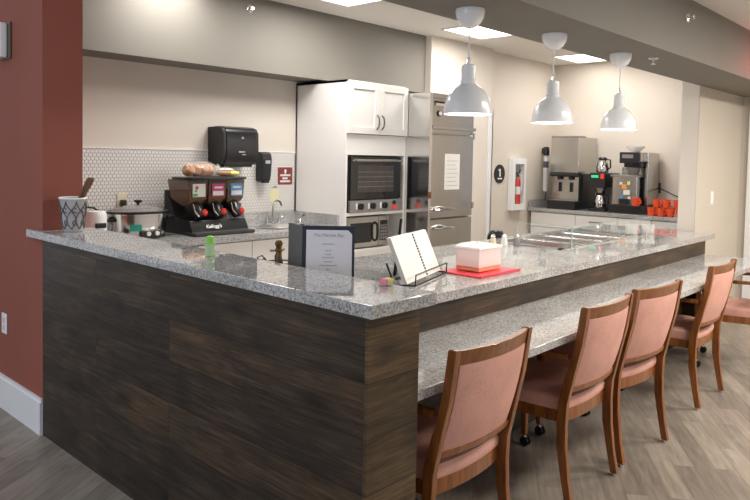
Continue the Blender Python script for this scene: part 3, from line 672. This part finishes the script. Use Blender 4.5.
# ================================================================== items on the island
# recipe book on a wire stand
bl_ = Vector((.885, .600, .9055)); bd = math.atan2(.14, .43)
BKS = 1
bk = thing('recipe_book', 'open white ring-bound recipe book leaning on a wire stand', 'book', (bl_.x, bl_.y, .921), bd)
BW = .44; BS = .255; HB = .197; LN = .085
def bq(x, z, off=0):   # book plane with lean
    return (x, z * LN / HB - off, z)
for (xa, xb, nm) in ((0, BS - .004, 'left_page_block'), (BS + .004, BW, 'right_page_block')):
    th = .020 if xa == 0 else .014
    o = MB().ribbon([[bq(xa, 0, 0), bq(xb, 0, 0), bq(xb, HB, 0), bq(xa, HB, 0)], [bq(xa - .002, 0, -th), bq(xb, 0, -th), bq(xb, HB, -th), bq(xa - .002, HB, -th)]]).obj(nm, 'paper', bk, smooth=0)
    q = MB(); x_a = xa + .03; x_b = xb - .035
    for k in range(9):
        z = HB - .03 - k * .018
        e_ = x_b - (.03 if k % 3 == 2 else 0)
        q.ribbon([[bq(x_a, z, .0004), bq(e_, z, .0004), bq(e_, z + .002, .0004), bq(x_a, z + .002, .0004)], [bq(x_a, z, 0), bq(e_, z, 0), bq(e_, z + .002, 0), bq(x_a, z + .002, 0)]])
    q.obj('text_lines', 'plastic_frost_lid', o, smooth=0)
q = MB()
for k in range(15):
    z = .008 + k * (HB - .016) / 14
    q.box((BS - .008, z * LN / HB - .003, z - .0035), (BS + .006, z * LN / HB + .002, z + .0035))
q.obj('binding_rings', 'black_matte', bk, smooth=0)
bsn = thing('book_stand', 'black wire easel holding the open recipe book', 'book stand', (bl_.x, bl_.y, .9055), bd)
MB().tube([(.02, -.03, .008), (.02, -.032, .055), (.44, -.032, .055), (.44, -.03, .008)], .003, 6).obj('front_lip', 'black_metal', bsn)
MB().tube([(.02, -.03, .008), (.0, .05, .006), (.0, .13, .004)], .004, 6).tube([(.44, -.03, .008), (.46, .05, .006), (.46, .13, .004)], .004, 6).tube([(.02, -.03, .008), (.44, -.03, .008)], .004, 6).tube([(-.005, .06, .005), (-.005, .10, .10)], .005, 6).obj('base_frame', 'black_metal', bsn)
MB().tube([(.225, .16, .004), (.225, .13, .28)], .006, 8).tube([(.245, .16, .004), (.235, .13, .28)], .004, 8).tube([(.15, .118, .005), (.30, .118, .005)], .004, 6).obj('upright', 'black_metal', bsn)

tr = MB().box((-.18, -.125, 0), (.18, .125, .008), .003).box((-.18, -.125, .006), (.18, -.117, .012)).obj('serving_tray', 'tray_red'); tr.location = (1.505, .635, .9055)
tag(tr, 'flat red serving tray under the cake box on island', 'tray')
cb_ = thing('cake_box', 'frosted plastic box with a white lid on the red tray', 'food box', (1.505, .650, .918))
MB().box((-.098, -.070, .0), (.098, .070, .018), .002).obj('base', 'cake', cb_)
MB().box((-.100, -.072, .018), (.100, .072, .108), .006).obj('box_body', 'plastic_frost', cb_)
MB().box((-.106, -.078, .106), (.106, .078, .122), .005).prism([(-.10, .122), (.10, .122), (.05, .130), (-.05, .130)], -.07, .07, 'y').lathe([(.018, .128), (.016, .137), (0, .139)], seg=20).obj('lid', 'plastic_frost_lid', cb_)
for x, y, mm, lab in ((2.50, 1.12, 'label_white', 'white salt shaker left of the food wells'), (2.56, 1.06, 'grey', 'grey pepper shaker left of the food wells'), (2.44, 1.17, 'ivory', 'cream shaker behind the salt shaker on the island')):
    t = thing('salt_shaker', lab, 'shaker', (x, y, .9055), 0, 'shakers on the island')
    MB().lathe([(0, 0), (.022, 0), (.024, .006), (.018, .045), (.014, .055), (0, .055)], seg=20).obj('shaker_body', mm, t)
    MB().lathe([(.016, .054), (.017, .062), (.010, .074), (0, .077)], seg=20).obj('shaker_cap', 'chrome' if mm != 'label_white' else 'white_gloss', t)
jr = thing('plastic_jar', 'clear plastic container at the far end of the food wells', 'container', (4.0, .88, .9055))
MB().lathe([(0, 0), (.045, 0), (.048, .005), (.052, .075), (.049, .075), (.044, .008), (0, .008)], seg=24).obj('jar_body', 'plastic_clear', jr)
MB().lathe([(.030, .008), (.034, .05), (0, .055)], seg=20).obj('jar_filling', 'label_white', jr)
jr2 = copy_tree(jr); jr2.location = (4.08, .78, .9055); jr2['label'] = 'clear plastic container nearest the bar edge beside food wells'; jr['group'] = jr2['group'] = 'plastic containers'
tb = thing('trash_bin', 'black rounded bin top showing behind the island', 'bin', (3.24, 1.66, 0))
tb.scale = (.44, .44, .94)
MB().lathe([(0, 0), (.15, 0), (.17, .60), (.17, .82), (0, .82)], seg=32, sy=.9).obj('bin_body', 'black_matte', tb)
MB().lathe([(.178, .82), (.18, .86), (.165, .93), (.12, .965), (0, .975)], seg=32, sy=.9).obj('bin_lid', 'black', tb)

# ================================================================== COFFEE COUNTER
cc = thing('coffee_cabinet_run', 'white drawer cabinets under the coffee machines', 'cabinet', (5.83, .74, 0))
MB().box((0, 0, .1), (.565, 2.095, .872)).box((.05, 0, 0), (.565, 2.095, .1)).obj('carcass', 'white', cc, smooth=0)
for k, (ya, yb) in enumerate(((.005, .22), (.225, .665), (.67, 1.03), (1.035, 1.525), (1.53, 2.09))):
    d = MB().box((-.02, ya, .70), (0, yb, .865), .002).obj('drawer', 'white', cc)
    MB().box((-.02, ya, .12), (0, yb, .69), .002).obj('door', 'white', cc)
    if k in (1, 2, 3):
        ym = (ya + yb) / 2; MB().tube([(-.021, ym - .075, .80), (-.045, ym - .07, .80), (-.045, ym + .07, .80), (-.021, ym + .075, .80)], .006).obj('handle', 'handle', d)
tag(MB().box((5.79, .738, .875), (6.398, 2.86, .915), .003).box((5.80, 2.84, .915), (6.398, 2.86, 1.003), .002).box((6.38, .738, .915), (6.398, 2.818, 1.003), .002).obj('coffee_countertop', 'granite'), 'speckled granite counter under the coffee machines', 'countertop')
# ice & water dispenser
im = thing('ice_dispenser', 'tall stainless ice and water dispenser with black drip base', 'ice dispenser', (5.87, 2.28, .9155))
MB().box((0, 0, .405), (.46, .345, .83), .004).obj('upper_housing', 'steel', im)
MB().box((-.003, .0, .822), (.18, .345, .842), .003).obj('top_strip', 'grey', im)
MB().box((.06, .012, .10), (.46, .333, .41), .003).box((.12, .0, .02), (.46, .02, .41)).obj('lower_housing', 'black', im)
MB().box((.050, .015, .10), (.062, .330, .40)).obj('splash_panel', 'steel', im)
MB().prism([(-.0, .375), (-.02, .39), (-.01, .425), (.08, .425), (.08, .375)], .0, .345, 'y').obj('chute_hood', 'black', im)
for y in (.10, .24):
    MB().box((.035, y - .018, .20), (.058, y + .018, .31), .004).obj('lever', 'black', im)
    MB().cyl((.02, y, .36), .022, .04).obj('nozzle', 'black_matte', im)
MB().box((-.06, -.003, 0), (.30, .350, .10), .006).obj('drip_base', 'black', im)
MB().box((-.055, .02, .1), (.05, .325, .104)).obj('drip_grate', 'grey', im)
wf = thing('water_filter', 'slim water filter cartridge mounted on wall beside ice dispenser', 'water filter', (6.10, 2.815, 1.10))
wf.scale = (.72, .72, .95)
MB().lathe([(0, 0), (.035, 0), (.042, .02), (.042, .46), (0, .46)], seg=20).obj('cartridge', 'label_white', wf)
MB().lathe([(0, .455), (.052, .455), (.055, .50), (.045, .56), (0, .57)], seg=20).box((-.015, .02, .47), (.015, .075, .55), .004).obj('filter_head', 'black', wf)
MB().lathe([(.0425, .30), (.044, .30), (.044, .38), (.0425, .38)], seg=20).obj('band', 'grey_blue', wf)
MB().tube([(.03, 0, .5), (.08, 0, .35), (.09, .02, .1), (.05, .03, -.12)], .006).obj('hose', 'black', wf)
# brewer 1 with two carafes
def carafe(loc, lab):
    t = thing('coffee_carafe', lab, 'carafe', loc, 0, 'steel coffee carafes')
    MB().lathe([(0, 0), (.060, 0), (.068, .015), (.070, .07), (.058, .12), (.045, .145), (0, .145)], seg=28).obj('carafe_body', 'chrome', t)
    MB().lathe([(.047, .143), (.050, .16), (.035, .175), (0, .178)], seg=24).obj('lid', 'black', t)
    MB().tube([(-.02, -.048, .15), (-.03, -.10, .145), (-.03, -.105, .06), (-.02, -.068, .04)], .009).obj('handle', 'black', t)
b1 = thing('coffee_brewer', 'narrow black coffee brewer with green display and two carafes', 'coffee maker', (5.90, 1.965, .9155))
MB().box((0, 0, 0), (.40, .20, .03), .004).obj('base', 'black', b1)
MB().box((.20, .01, .03), (.40, .19, .43), .006).obj('column', 'grey', b1)
MB().box((.0, .01, .265), (.20, .19, .43), .008).obj('brew_head', 'black', b1)
MB().lathe([(.05, .205), (.07, .26), (0, .262)], (.10, .10, 0), 24).obj('filter_basket', 'steel', b1)
MB().box((-.003, .085, .375), (.001, .17, .405), .001).obj('display', 'led_green', b1)
MB().box((-.006, .02, .365), (.001, .062, .42), .002).obj('switch', 'led_red', b1)
MB().lathe([(.06, .03), (.065, .036), (0, .037)], (.10, .10, 0), 24).obj('warmer_plate', 'steel', b1)
carafe((6.0, 2.065, .9535), 'steel coffee carafe on the lower warmer of the brewer')
carafe((6.02, 2.06, 1.347), 'steel coffee carafe standing on top of the brewer')
# brewer 2
b3 = thing('coffee_urn_brewer', 'large stainless coffee brewer with a white filter bowl on top', 'coffee maker', (5.88, 1.555, .9155))
MB().box((.0, .0, 0), (.47, .36, .09), .006).obj('base', 'black', b3)
MB().box((.33, .0, .09), (.47, .36, .50), .004).obj('rear_column', 'steel', b3)
MB().box((.16, -.002, .09), (.47, .03, .66), .004).obj('side_panel', 'steel', b3)
MB().box((.0, .03, .565), (.47, .25, .665), .006).obj('brew_head', 'steel', b3)
MB().box((-.01, .03, .545), (.02, .25, .665), .005).box((.06, .04, .50), (.30, .23, .565), .01).obj('head_front', 'black', b3)
MB().box((-.012, .10, .60), (-.008, .22, .64)).obj('nameplate', 'grey', b3)
MB().lathe([(.05, .40), (.085, .56), (0, .56)], (.14, .15, 0), 24).obj('filter_funnel', 'grey', b3)
MB().box((.02, .06, .09), (.30, .33, .40), .01).obj('server', 'steel', b3)
MB().box((.015, .05, .395), (.31, .36, .415), .004).obj('server_lid', 'grey', b3)
MB().box((.0, .13, .10), (.022, .25, .16), .004).obj('server_faucet', 'black', b3)
stk = [(-.0, .20, .29, .05, .05, 'orange_label'), (0, .15, .33, .03, .04, 'yellow'), (0, .17, .23, .07, .05, 'label_white'), (0, .22, .18, .03, .04, 'blue'), (0, .14, .17, .03, .03, 'label_white'), (0, .235, .325, .03, .03, 'label_white')]
for x, y, z, a, b, mm in stk: MB().box((.0165, y - a / 2, z - b / 2), (.0205, y + a / 2, z + b / 2)).obj('sticker', mm, b3)
wb_ = MB().lathe([(0, 0), (.035, 0), (.05, .012), (.10, .055), (.104, .062), (.098, .062), (.045, .016), (0, .010)], seg=32).obj('filter_bowl', 'white_gloss'); wb_.location = (6.03, 1.695, 1.582)
tag(wb_, 'white paper filter bowl on top of large brewer', 'bowl')
# mugs
mug0 = thing('orange_mug', 'orange mug', 'mug', (0, 0, 0), 0, 'orange mugs')
MB().lathe([(0, 0), (.033, 0), (.036, .004), (.042, .088), (.0385, .088), (.033, .008), (0, .007)], seg=24).obj('mug_body', 'orange', mug0)
MB().tube([(-.02, -.032, .07), (-.03, -.062, .068), (-.032, -.066, .035), (-.02, -.034, .02)], .006).obj('handle', 'orange', mug0)
spots = [(5.86, 1.435, 0, 0), (5.86, 1.335, 0, 1), (5.86, 1.235, 0, 2), (5.96, 1.40, 0, 3), (5.96, 1.29, 0, 4), (5.87, 1.385, 1, 5), (5.87, 1.285, 1, 6), (5.87, 1.175, 1, 7), (5.86, 1.135, 0, 8)]
labs = ['orange mug at the left end of the front row on coffee counter', 'orange mug second in the front row on coffee counter', 'orange mug third in the front row beside the wing wall', 'orange mug left in the second row on coffee counter', 'orange mug right in the second row on coffee counter', 'orange mug stacked on top, left one beside brewer', 'orange mug stacked on top, middle one', 'orange mug stacked on top, half hidden by wing wall', 'orange mug at the bottom beside the wing wall, behind others']
for x, y, lv, i in spots:
    m_ = mug0 if i == 0 else copy_tree(mug0)
    m_.location = (x, y, .9155 + .0885 * lv); m_['label'] = labs[i]
m_ = copy_tree(mug0); m_.location = (5.855, 1.60, 1.0065); m_['label'] = 'single orange mug standing on the black brewer base'; m_['group'] = 'orange mugs'
tag(MB().tube([(6.36, 1.56, 1.19), (6.36, 1.50, 1.17), (6.34, 1.40, 1.13), (6.34, 1.28, 1.08), (6.35, 1.15, 1.06), (6.37, 1.0, 1.05)], .006).obj('power_cord', 'black'), 'black cord hanging along the wall right of brewer', 'cord')
o2 = thing('wall_outlet', 'wall outlet with black plug right of the large brewer', 'outlet', (6.40, 1.58, 1.19))
MB().box((-.006, -.037, -.058), (0, .037, .058), .003).obj('plate', 'bronze', o2)
MB().box((-.04, -.02, -.03), (-.006, .02, .02), .005).obj('plug', 'black', o2)
# extinguisher cabinet & sign
ec = thing('extinguisher_cabinet', 'white wall cabinet with a glass door for the extinguisher', 'cabinet', (5.50, 2.878, .895))
ec.scale = (.80, 1, .97)
MB().box((-.18, -.07, 0), (-.125, 0, .615), .003).box((.12, -.07, 0), (.175, 0, .615), .003).box((-.125, -.07, 0), (.12, 0, .075), .003).box((-.125, -.07, .545), (.12, 0, .615), .003).obj('cabinet_frame', 'white_gloss', ec)
MB().box((-.13, -.008, .07), (.13, 0, .55)).obj('cabinet_back', 'grey', ec)
MB().box((-.125, -.068, .075), (.12, -.065, .545)).obj('door_glass', 'glass', ec)
fe = thing('fire_extinguisher', 'red fire extinguisher inside the white wall cabinet', 'fire extinguisher', (5.49, 2.833, .966))
fe.scale = (.95, .95, 1.25)
MB().lathe([(0, 0), (.034, 0), (.037, .01), (.037, .20), (.025, .235), (.012, .245), (0, .245)], seg=24).obj('tank', 'red_plastic', fe)
MB().box((-.012, -.012, .24), (.012, .012, .285)).tube([(-.0, -.03, .29), (0, .02, .285)], .008).tube([(.0, -.02, .30), (-.0, -.04, .315)], .007).obj('valve', 'black', fe)
MB().lathe([(.0375, .09), (.038, .09), (.038, .16), (.0375, .16)], seg=24).obj('label_band', 'label_white', fe)
MB().tube([(.0, -.02, .28), (.035, -.03, .25), (.045, -.03, .12)], .008).obj('hose', 'label_white', fe)
rs = thing('extinguisher_sign', 'round black sign with a white pictogram left of extinguisher cabinet', 'sign', (5.17, 2.878, 1.312))
MB().cyl((0, -.004, 0), .105, .008, 'y', 36).obj('disc', 'black_matte', rs)
MB().box((-.012, -.0105, -.03), (.014, -.0085, .055), .002).box((-.030, -.0105, .035), (-.010, -.0085, .055), .002).box((-.045, -.0105, -.060), (.045, -.0085, -.045)).obj('pictogram', 'label_white', rs)

# ================================================================== small fittings
sw = thing('light_switch', 'white light switch on the wing wall at right', 'switch', (5.012, .594, 1.175))
MB().box((-.037, -.006, -.058), (.037, 0, .058), .003).obj('plate', 'white_gloss', sw); MB().box((-.016, -.010, -.032), (.016, -.005, .032), .002).obj('rocker', 'white_gloss', sw)
lo_ = thing('wall_outlet', 'white outlet plate low on the red wall at far left', 'outlet', (0, 2.83, .49))
MB().box((-.006, -.037, -.058), (0, .037, .058), .003).obj('plate', 'white_gloss', lo_); MB().box((-.009, -.016, -.035), (-.005, .016, -.006), .002).box((-.009, -.016, .006), (-.005, .016, .035), .002).obj('socket', 'strobe', lo_)
st = thing('fire_alarm_strobe', 'white fire alarm strobe high on the red wall', 'alarm', (0, 2.80, 2.075))
MB().box((-.012, -.090, -.10), (0, .07, .10), .004).obj('backplate', 'bronze', st)
MB().box((-.050, -.055, -.095), (-.012, .07, .095), .008).obj('housing', 'white_gloss', st)
MB().box((-.062, -.03, .03), (-.048, .05, .08), .006).obj('lens', 'strobe', st); MB().sphere((-.058, .0, .055), .018).obj('bulb', 'grey', st)
def sprinkler(lab, loc, rot):
    t = thing('sprinkler_head', lab, 'sprinkler', loc, 0, 'chrome sprinkler heads'); t.rotation_euler = rot
    MB().lathe([(0, 0), (.030, 0), (.028, .006), (.012, .010), (0, .010)], seg=24).obj('escutcheon', 'chrome', t)
    MB().tube([(.010, 0, .008), (.012, 0, .02), (0, 0, .035)], .003).tube([(-.010, 0, .008), (-.012, 0, .02), (0, 0, .035)], .003).lathe([(0, .036), (.016, .036), (.014, .039), (0, .039)], seg=16).obj('nozzle', 'chrome', t)
sprinkler('chrome sprinkler head on the side of the taupe beam', (2.957, .16, 2.36), (PI / 2, 0, 0))
sprinkler('chrome sprinkler head under the taupe beam', (2.87, .325, ZB), (PI, 0, 0))
sprinkler('chrome sprinkler head on the soffit above the sink wall', (1.71, 2.87, 2.555), (PI / 2, 0, 0))

# ================================================================== PENDANTS
pend = thing('pendant_lamp', 'white enamel dome pendant lamp', 'pendant lamp', (0, 0, 0), 0, 'white pendant lamps above the bar')
pend.scale = (.95, .95, 1)
MB().lathe([(.066, 0), (.067, -.010), (.063, -.035), (.046, -.062), (.020, -.078), (0, -.080)], seg=36).obj('canopy', 'white_gloss', pend)
MB().tube([(0, 0, -.078), (.002, 0, -.12), (-.002, .002, -.16), (.003, 0, -.20), (0, 0, -.23)], .0035, 8).obj('cord', 'label_white', pend)
sh = MB().lathe([(.0, -.232), (.018, -.234), (.031, -.240), (.033, -.250), (.033, -.300), (.036, -.303), (.036, -.318), (.042, -.325), (.070, -.342), (.094, -.372), (.106, -.408), (.109, -.445), (.110, -.450), (.107, -.450), (.103, -.408), (.091, -.374), (.066, -.346), (.034, -.332), (0, -.330)], seg=48).obj('lamp_shade', 'white_gloss', pend)
MB().tube([(-.016, 0, -.236), (-.012, 0, -.215), (0, 0, -.205), (.012, 0, -.215), (.016, 0, -.236)], .003, 8).obj('hook', 'chrome', sh)
MB().sphere((0, 0, -.395), .034, seg=20).obj('bulb', 'glow', pend)
for i, (x, lab) in enumerate(((1.045, 'nearest white enamel dome pendant, in front of the refrigerator'), (1.79, 'middle white dome pendant, left above the ice dispenser'), (2.60, 'farthest white dome pendant, above the large coffee brewer'))):
    p = pend if i == 0 else copy_tree(pend)
    p.location = (x, .415, ZB); p['label'] = lab
    ld_ = bpy.data.lights.new('pendant_light', 'POINT'); ld_.energy = 5; ld_.shadow_soft_size = .03; ld_.color = (1, .93, .82)
    lo2 = bpy.data.objects.new('pendant_light', ld_); C.objects.link(lo2); lo2.location = (x, .415, ZB - .445)

# ================================================================== CHAIRS
def bow(x, b=.035): return -b * (1 - (x / .24) ** 2)
def make_chair():
    t = thing('dining_chair', 'chair', 'chair', (0, 0, 0), 0, 'salmon dining chairs along the bar')
    path = [(-.012, .012), (.010, .12), (.030, .25), (.034, .36), (.030, .45), (.012, .53), (-.012, .62), (-.033, .71), (-.045, .80), (-.054, .868)]
    for sx in (-1, 1):
        xs = [.240 - .004 * (z / .87) for _, z in path]
        sec = []
        for (y, z), x in zip(path, xs):
            hw = .0135; hd = .021 if .2 < z < .6 else .0165
            c = sx * x
            sec.append([(c - hw, y - hd, z), (c + hw, y - hd, z), (c + hw, y + hd, z), (c - hw, y + hd, z)])
        # rounded top
        y, z = path[-1]; c = sx * xs[-1]
        sec.append([(c - .010, y - .014, z + .006), (c + .010, y - .014, z + .006), (c + .010, y + .008, z + .006), (c - .010, y + .008, z + .006)])
        lg = MB().ribbon(sec, bev=.003).obj('leg', 'chair_wood', t)
        MB().cyl((sx * .240, -.012, .006), .013, .012, seg=16).obj('glide', 'chrome', lg)
        fx = sx * .235
        lf = MB().ribbon([[(fx - a, .47 - a, z), (fx + a, .47 - a, z), (fx + a, .47 + a, z), (fx - a, .47 + a, z)] for a, z in ((.013, .058), (.018, .36), (.016, .62))], bev=.003).obj('leg', 'chair_wood', t)
        cs = MB().cyl((fx, .47, .052), .010, .02, seg=12).box((fx - .014, .455, .022), (fx + .014, .482, .048), .004).obj('caster', 'chrome', lf)
        MB().cyl((fx - .014, .462, .024), .024, .014, 'x', 20, bev=.003).cyl((fx + .014, .462, .024), .024, .014, 'x', 20, bev=.003).obj('wheel', 'black', lf)
        ax = sx * .245
        MB().ribbon([[(ax - w_, y, z - .011), (ax + w_, y, z - .011), (ax + w_, y, z + .011), (ax - w_, y, z + .011)] for y, z, w_ in ((.012, .652, .016), (.10, .650, .018), (.30, .645, .025), (.44, .640, .027), (.495, .632, .018))], bev=.005).obj('armrest', 'chair_wood', t)
    n = 12; X = [-.236 + .472 * k / n for k in range(n + 1)]
    def rail(zf0, zf1, yb, dep, slope, m='chair_wood', nm='rail', xs=X, bb=.035, bev=.003):
        s_ = []
        for x in xs:
            y = yb + bow(x, bb)
            z0, z1 = zf0(x), zf1(x)
            s_.append([(x, y, z0), (x, y + dep, z0), (x, y + dep + slope * (z1 - z0), z1), (x, y + slope * (z1 - z0), z1)])
        return MB().ribbon(s_, bev=bev).obj(nm, m, t)
    # back slopes away: y decreases with z
    rail(lambda x: .818, lambda x: .868 + .002 * (abs(x) / .236) ** 3, -.052, .022, -.2, nm='top_rail')
    rail(lambda x: .493, lambda x: .517, .012, .022, -.25, nm='lower_rail', bb=.030)
    # padded back
    m_ = MB(); s_ = []
    zs = [.512, .56, .62, .68, .74, .79, .818]
    def yb(z): return .022 - .080 * ((z - .5) / .37) - .012 * math.sin(PI * (z - .5) / .37) + .010
    bmx = bmesh.new(); gr = []
    XX = [-.212 + .424 * k / n for k in range(n + 1)]
    def sheet(off, puff):
        g_ = []
        for z in zs:
            row = []
            for x in XX:
                ed = min((.214 - abs(x)) / .03, (z - .508) / .03, (.824 - z) / .03, 1); ed = max(ed, .1)
                row.append(bmx.verts.new((x, yb(z) + bow(x) * .95 + off + puff * math.sqrt(ed), z)))
            g_.append(row)
        return g_
    A = sheet(-.010, -.008); B = sheet(.012, .022)
    for G, fl in ((A, False), (B, True)):
        for i in range(len(zs) - 1):
            for j in range(n):
                f = (G[i][j], G[i][j + 1], G[i + 1][j + 1], G[i + 1][j]); bmx.faces.new(f[::-1] if fl else f)
    nz = len(zs) - 1
    for j in range(n):
        bmx.faces.new((A[0][j], B[0][j], B[0][j + 1], A[0][j + 1])); bmx.faces.new((A[nz][j], A[nz][j + 1], B[nz][j + 1], B[nz][j]))
    for i in range(nz):
        bmx.faces.new((A[i][0], A[i + 1][0], B[i + 1][0], B[i][0])); bmx.faces.new((A[i][n], B[i][n], B[i + 1][n], A[i + 1][n]))
    m_._join(bmx); m_.obj('backrest', 'pink', t, smooth=50)
    # seat frame + cushion
    def outline(grow, z, bk_=0):
        pts = []
        for x in X: pts.append((x * (.92 + grow), .046 + bow(x, .022) - bk_, z))
        pts += [(.232 + grow * .1, .20, z), (.236 + grow * .1, .44, z), (.20, .50 + grow * .05, z), (0, .515 + grow * .05, z), (-.20, .50 + grow * .05, z), (-.236 - grow * .1, .44, z), (-.232 - grow * .1, .20, z)]
        return pts
    MB().ribbon([outline(.0, .352), outline(.0, .402)], bev=.003).obj('seat_frame', 'chair_wood', t)
    MB().ribbon([outline(-.02, .402, -.004), outline(.0, .412, .002), outline(.005, .436, .004), outline(-.01, .454, -.003), outline(-.12, .464, -.04)]).obj('seat', 'pink', t, smooth=50)
    return t
ch = make_chair(); ch.scale = (.94, 1, 1)
place = [(.560, -.004, 0, 'salmon padded wooden chair nearest the camera beside the end panel'),
         (1.475, -.004, 0, 'salmon padded wooden chair, second from the end panel'),
         (2.045, -.010, -6, 'salmon padded wooden chair, third from the end panel'),
         (3.12, .0, 0, 'salmon padded wooden chair, fourth from the end panel, apart from the others'),
         (4.12, -.12, 12, 'salmon armchair at the right edge of the frame')]
for i, (x, y, rz, lab) in enumerate(place):
    o = ch if i == 0 else copy_tree(ch)
    o.location = (x, y, 0); o.rotation_euler = (0, 0, math.radians(rz)); o['label'] = lab

# ================================================================== LIGHT, WORLD, CAMERA
def area(name, loc, rot, sx, sy, e, col=(1, .95, .87)):
    l = bpy.data.lights.new(name, 'AREA'); l.shape = 'RECTANGLE'; l.size = sx; l.size_y = sy; l.energy = e; l.color = col
    o = bpy.data.objects.new(name, l); C.objects.link(o); o.location = loc; o.rotation_euler = rot; return o
area('kitchen_panel_or_fill_light', (2.08, 2.2, ZC - .03), (0, 0, 0), .6, .5, 20, (1, .975, .94))
area('kitchen_panel_or_fill_light', (3.9, 2.1, ZC - .03), (0, 0, 0), .6, .5, 20, (1, .975, .94))
area('kitchen_panel_or_fill_light', (5.6, 1.9, ZC - .03), (0, 0, 0), .5, .5, 13, (1, .96, .91))
area('kitchen_panel_or_fill_light', (1.0, 2.6, ZC - .03), (0, 0, 0), .5, .4, 11, (1, .975, .94))  # added fill with no ceiling panel above it, brightens the tall cabinet's side
area('dining_fill_light', (2.4, -1.4, ZD - .03), (0, 0, 0), 1.4, .6, 60)  # this and the next two are added, unseen fills for the dining side
area('dining_fill_light', (4.6, -1.5, ZD - .03), (0, 0, 0), 1.2, .6, 85)
area('dining_fill_light', (-2.2, 1.6, ZD - .03), (0, 0, 0), 1.0, .6, 12, (.85, .90, 1))
area('window_light', (-4.6, .2, 1.5), (PI / 2, 0, -PI / 2), 2.5, 1.6, 32, (.72, .83, 1))
xr = bpy.data.lights.new('exit_sign_light', 'POINT'); xr.energy = .7; xr.color = (1, .05, .08); xr.shadow_soft_size = .05
xo = bpy.data.objects.new('exit_sign_light', xr); C.objects.link(xo); xo.location = (4.3, .02, 2.22)

w = bpy.data.worlds.new('world'); bpy.context.scene.world = w; w.use_nodes = True
w.node_tree.nodes['Background'].inputs[0].default_value = (.86, .88, .93, 1); w.node_tree.nodes['Background'].inputs[1].default_value = .55

F, yaw, pitch, roll, cx, cy, py = 686.5591, .7465, -.0449, .0203, -1.4178, -1.3249, 187.1907
f = Vector((math.cos(yaw) * math.cos(pitch), math.sin(yaw) * math.cos(pitch), math.sin(pitch)))
r0 = Vector((math.sin(yaw), -math.cos(yaw), 0)); u0 = r0.cross(f)
r_ = math.cos(roll) * r0 + math.sin(roll) * u0; u_ = -math.sin(roll) * r0 + math.cos(roll) * u0
cam = bpy.data.cameras.new('camera'); cam.sensor_width = 36; cam.lens = F / 750 * 36; cam.shift_y = (py - 250) / 750; cam.clip_start = .05
co = bpy.data.objects.new('camera', cam); C.objects.link(co)
co.matrix_world = Matrix(((r_.x, u_.x, -f.x, cx), (r_.y, u_.y, -f.y, cy), (r_.z, u_.z, -f.z, 1.48), (0, 0, 0, 1)))
sc = bpy.context.scene; sc.camera = co
sc.view_settings.view_transform = 'Standard'; sc.view_settings.look = 'None'; sc.view_settings.exposure = 0.25
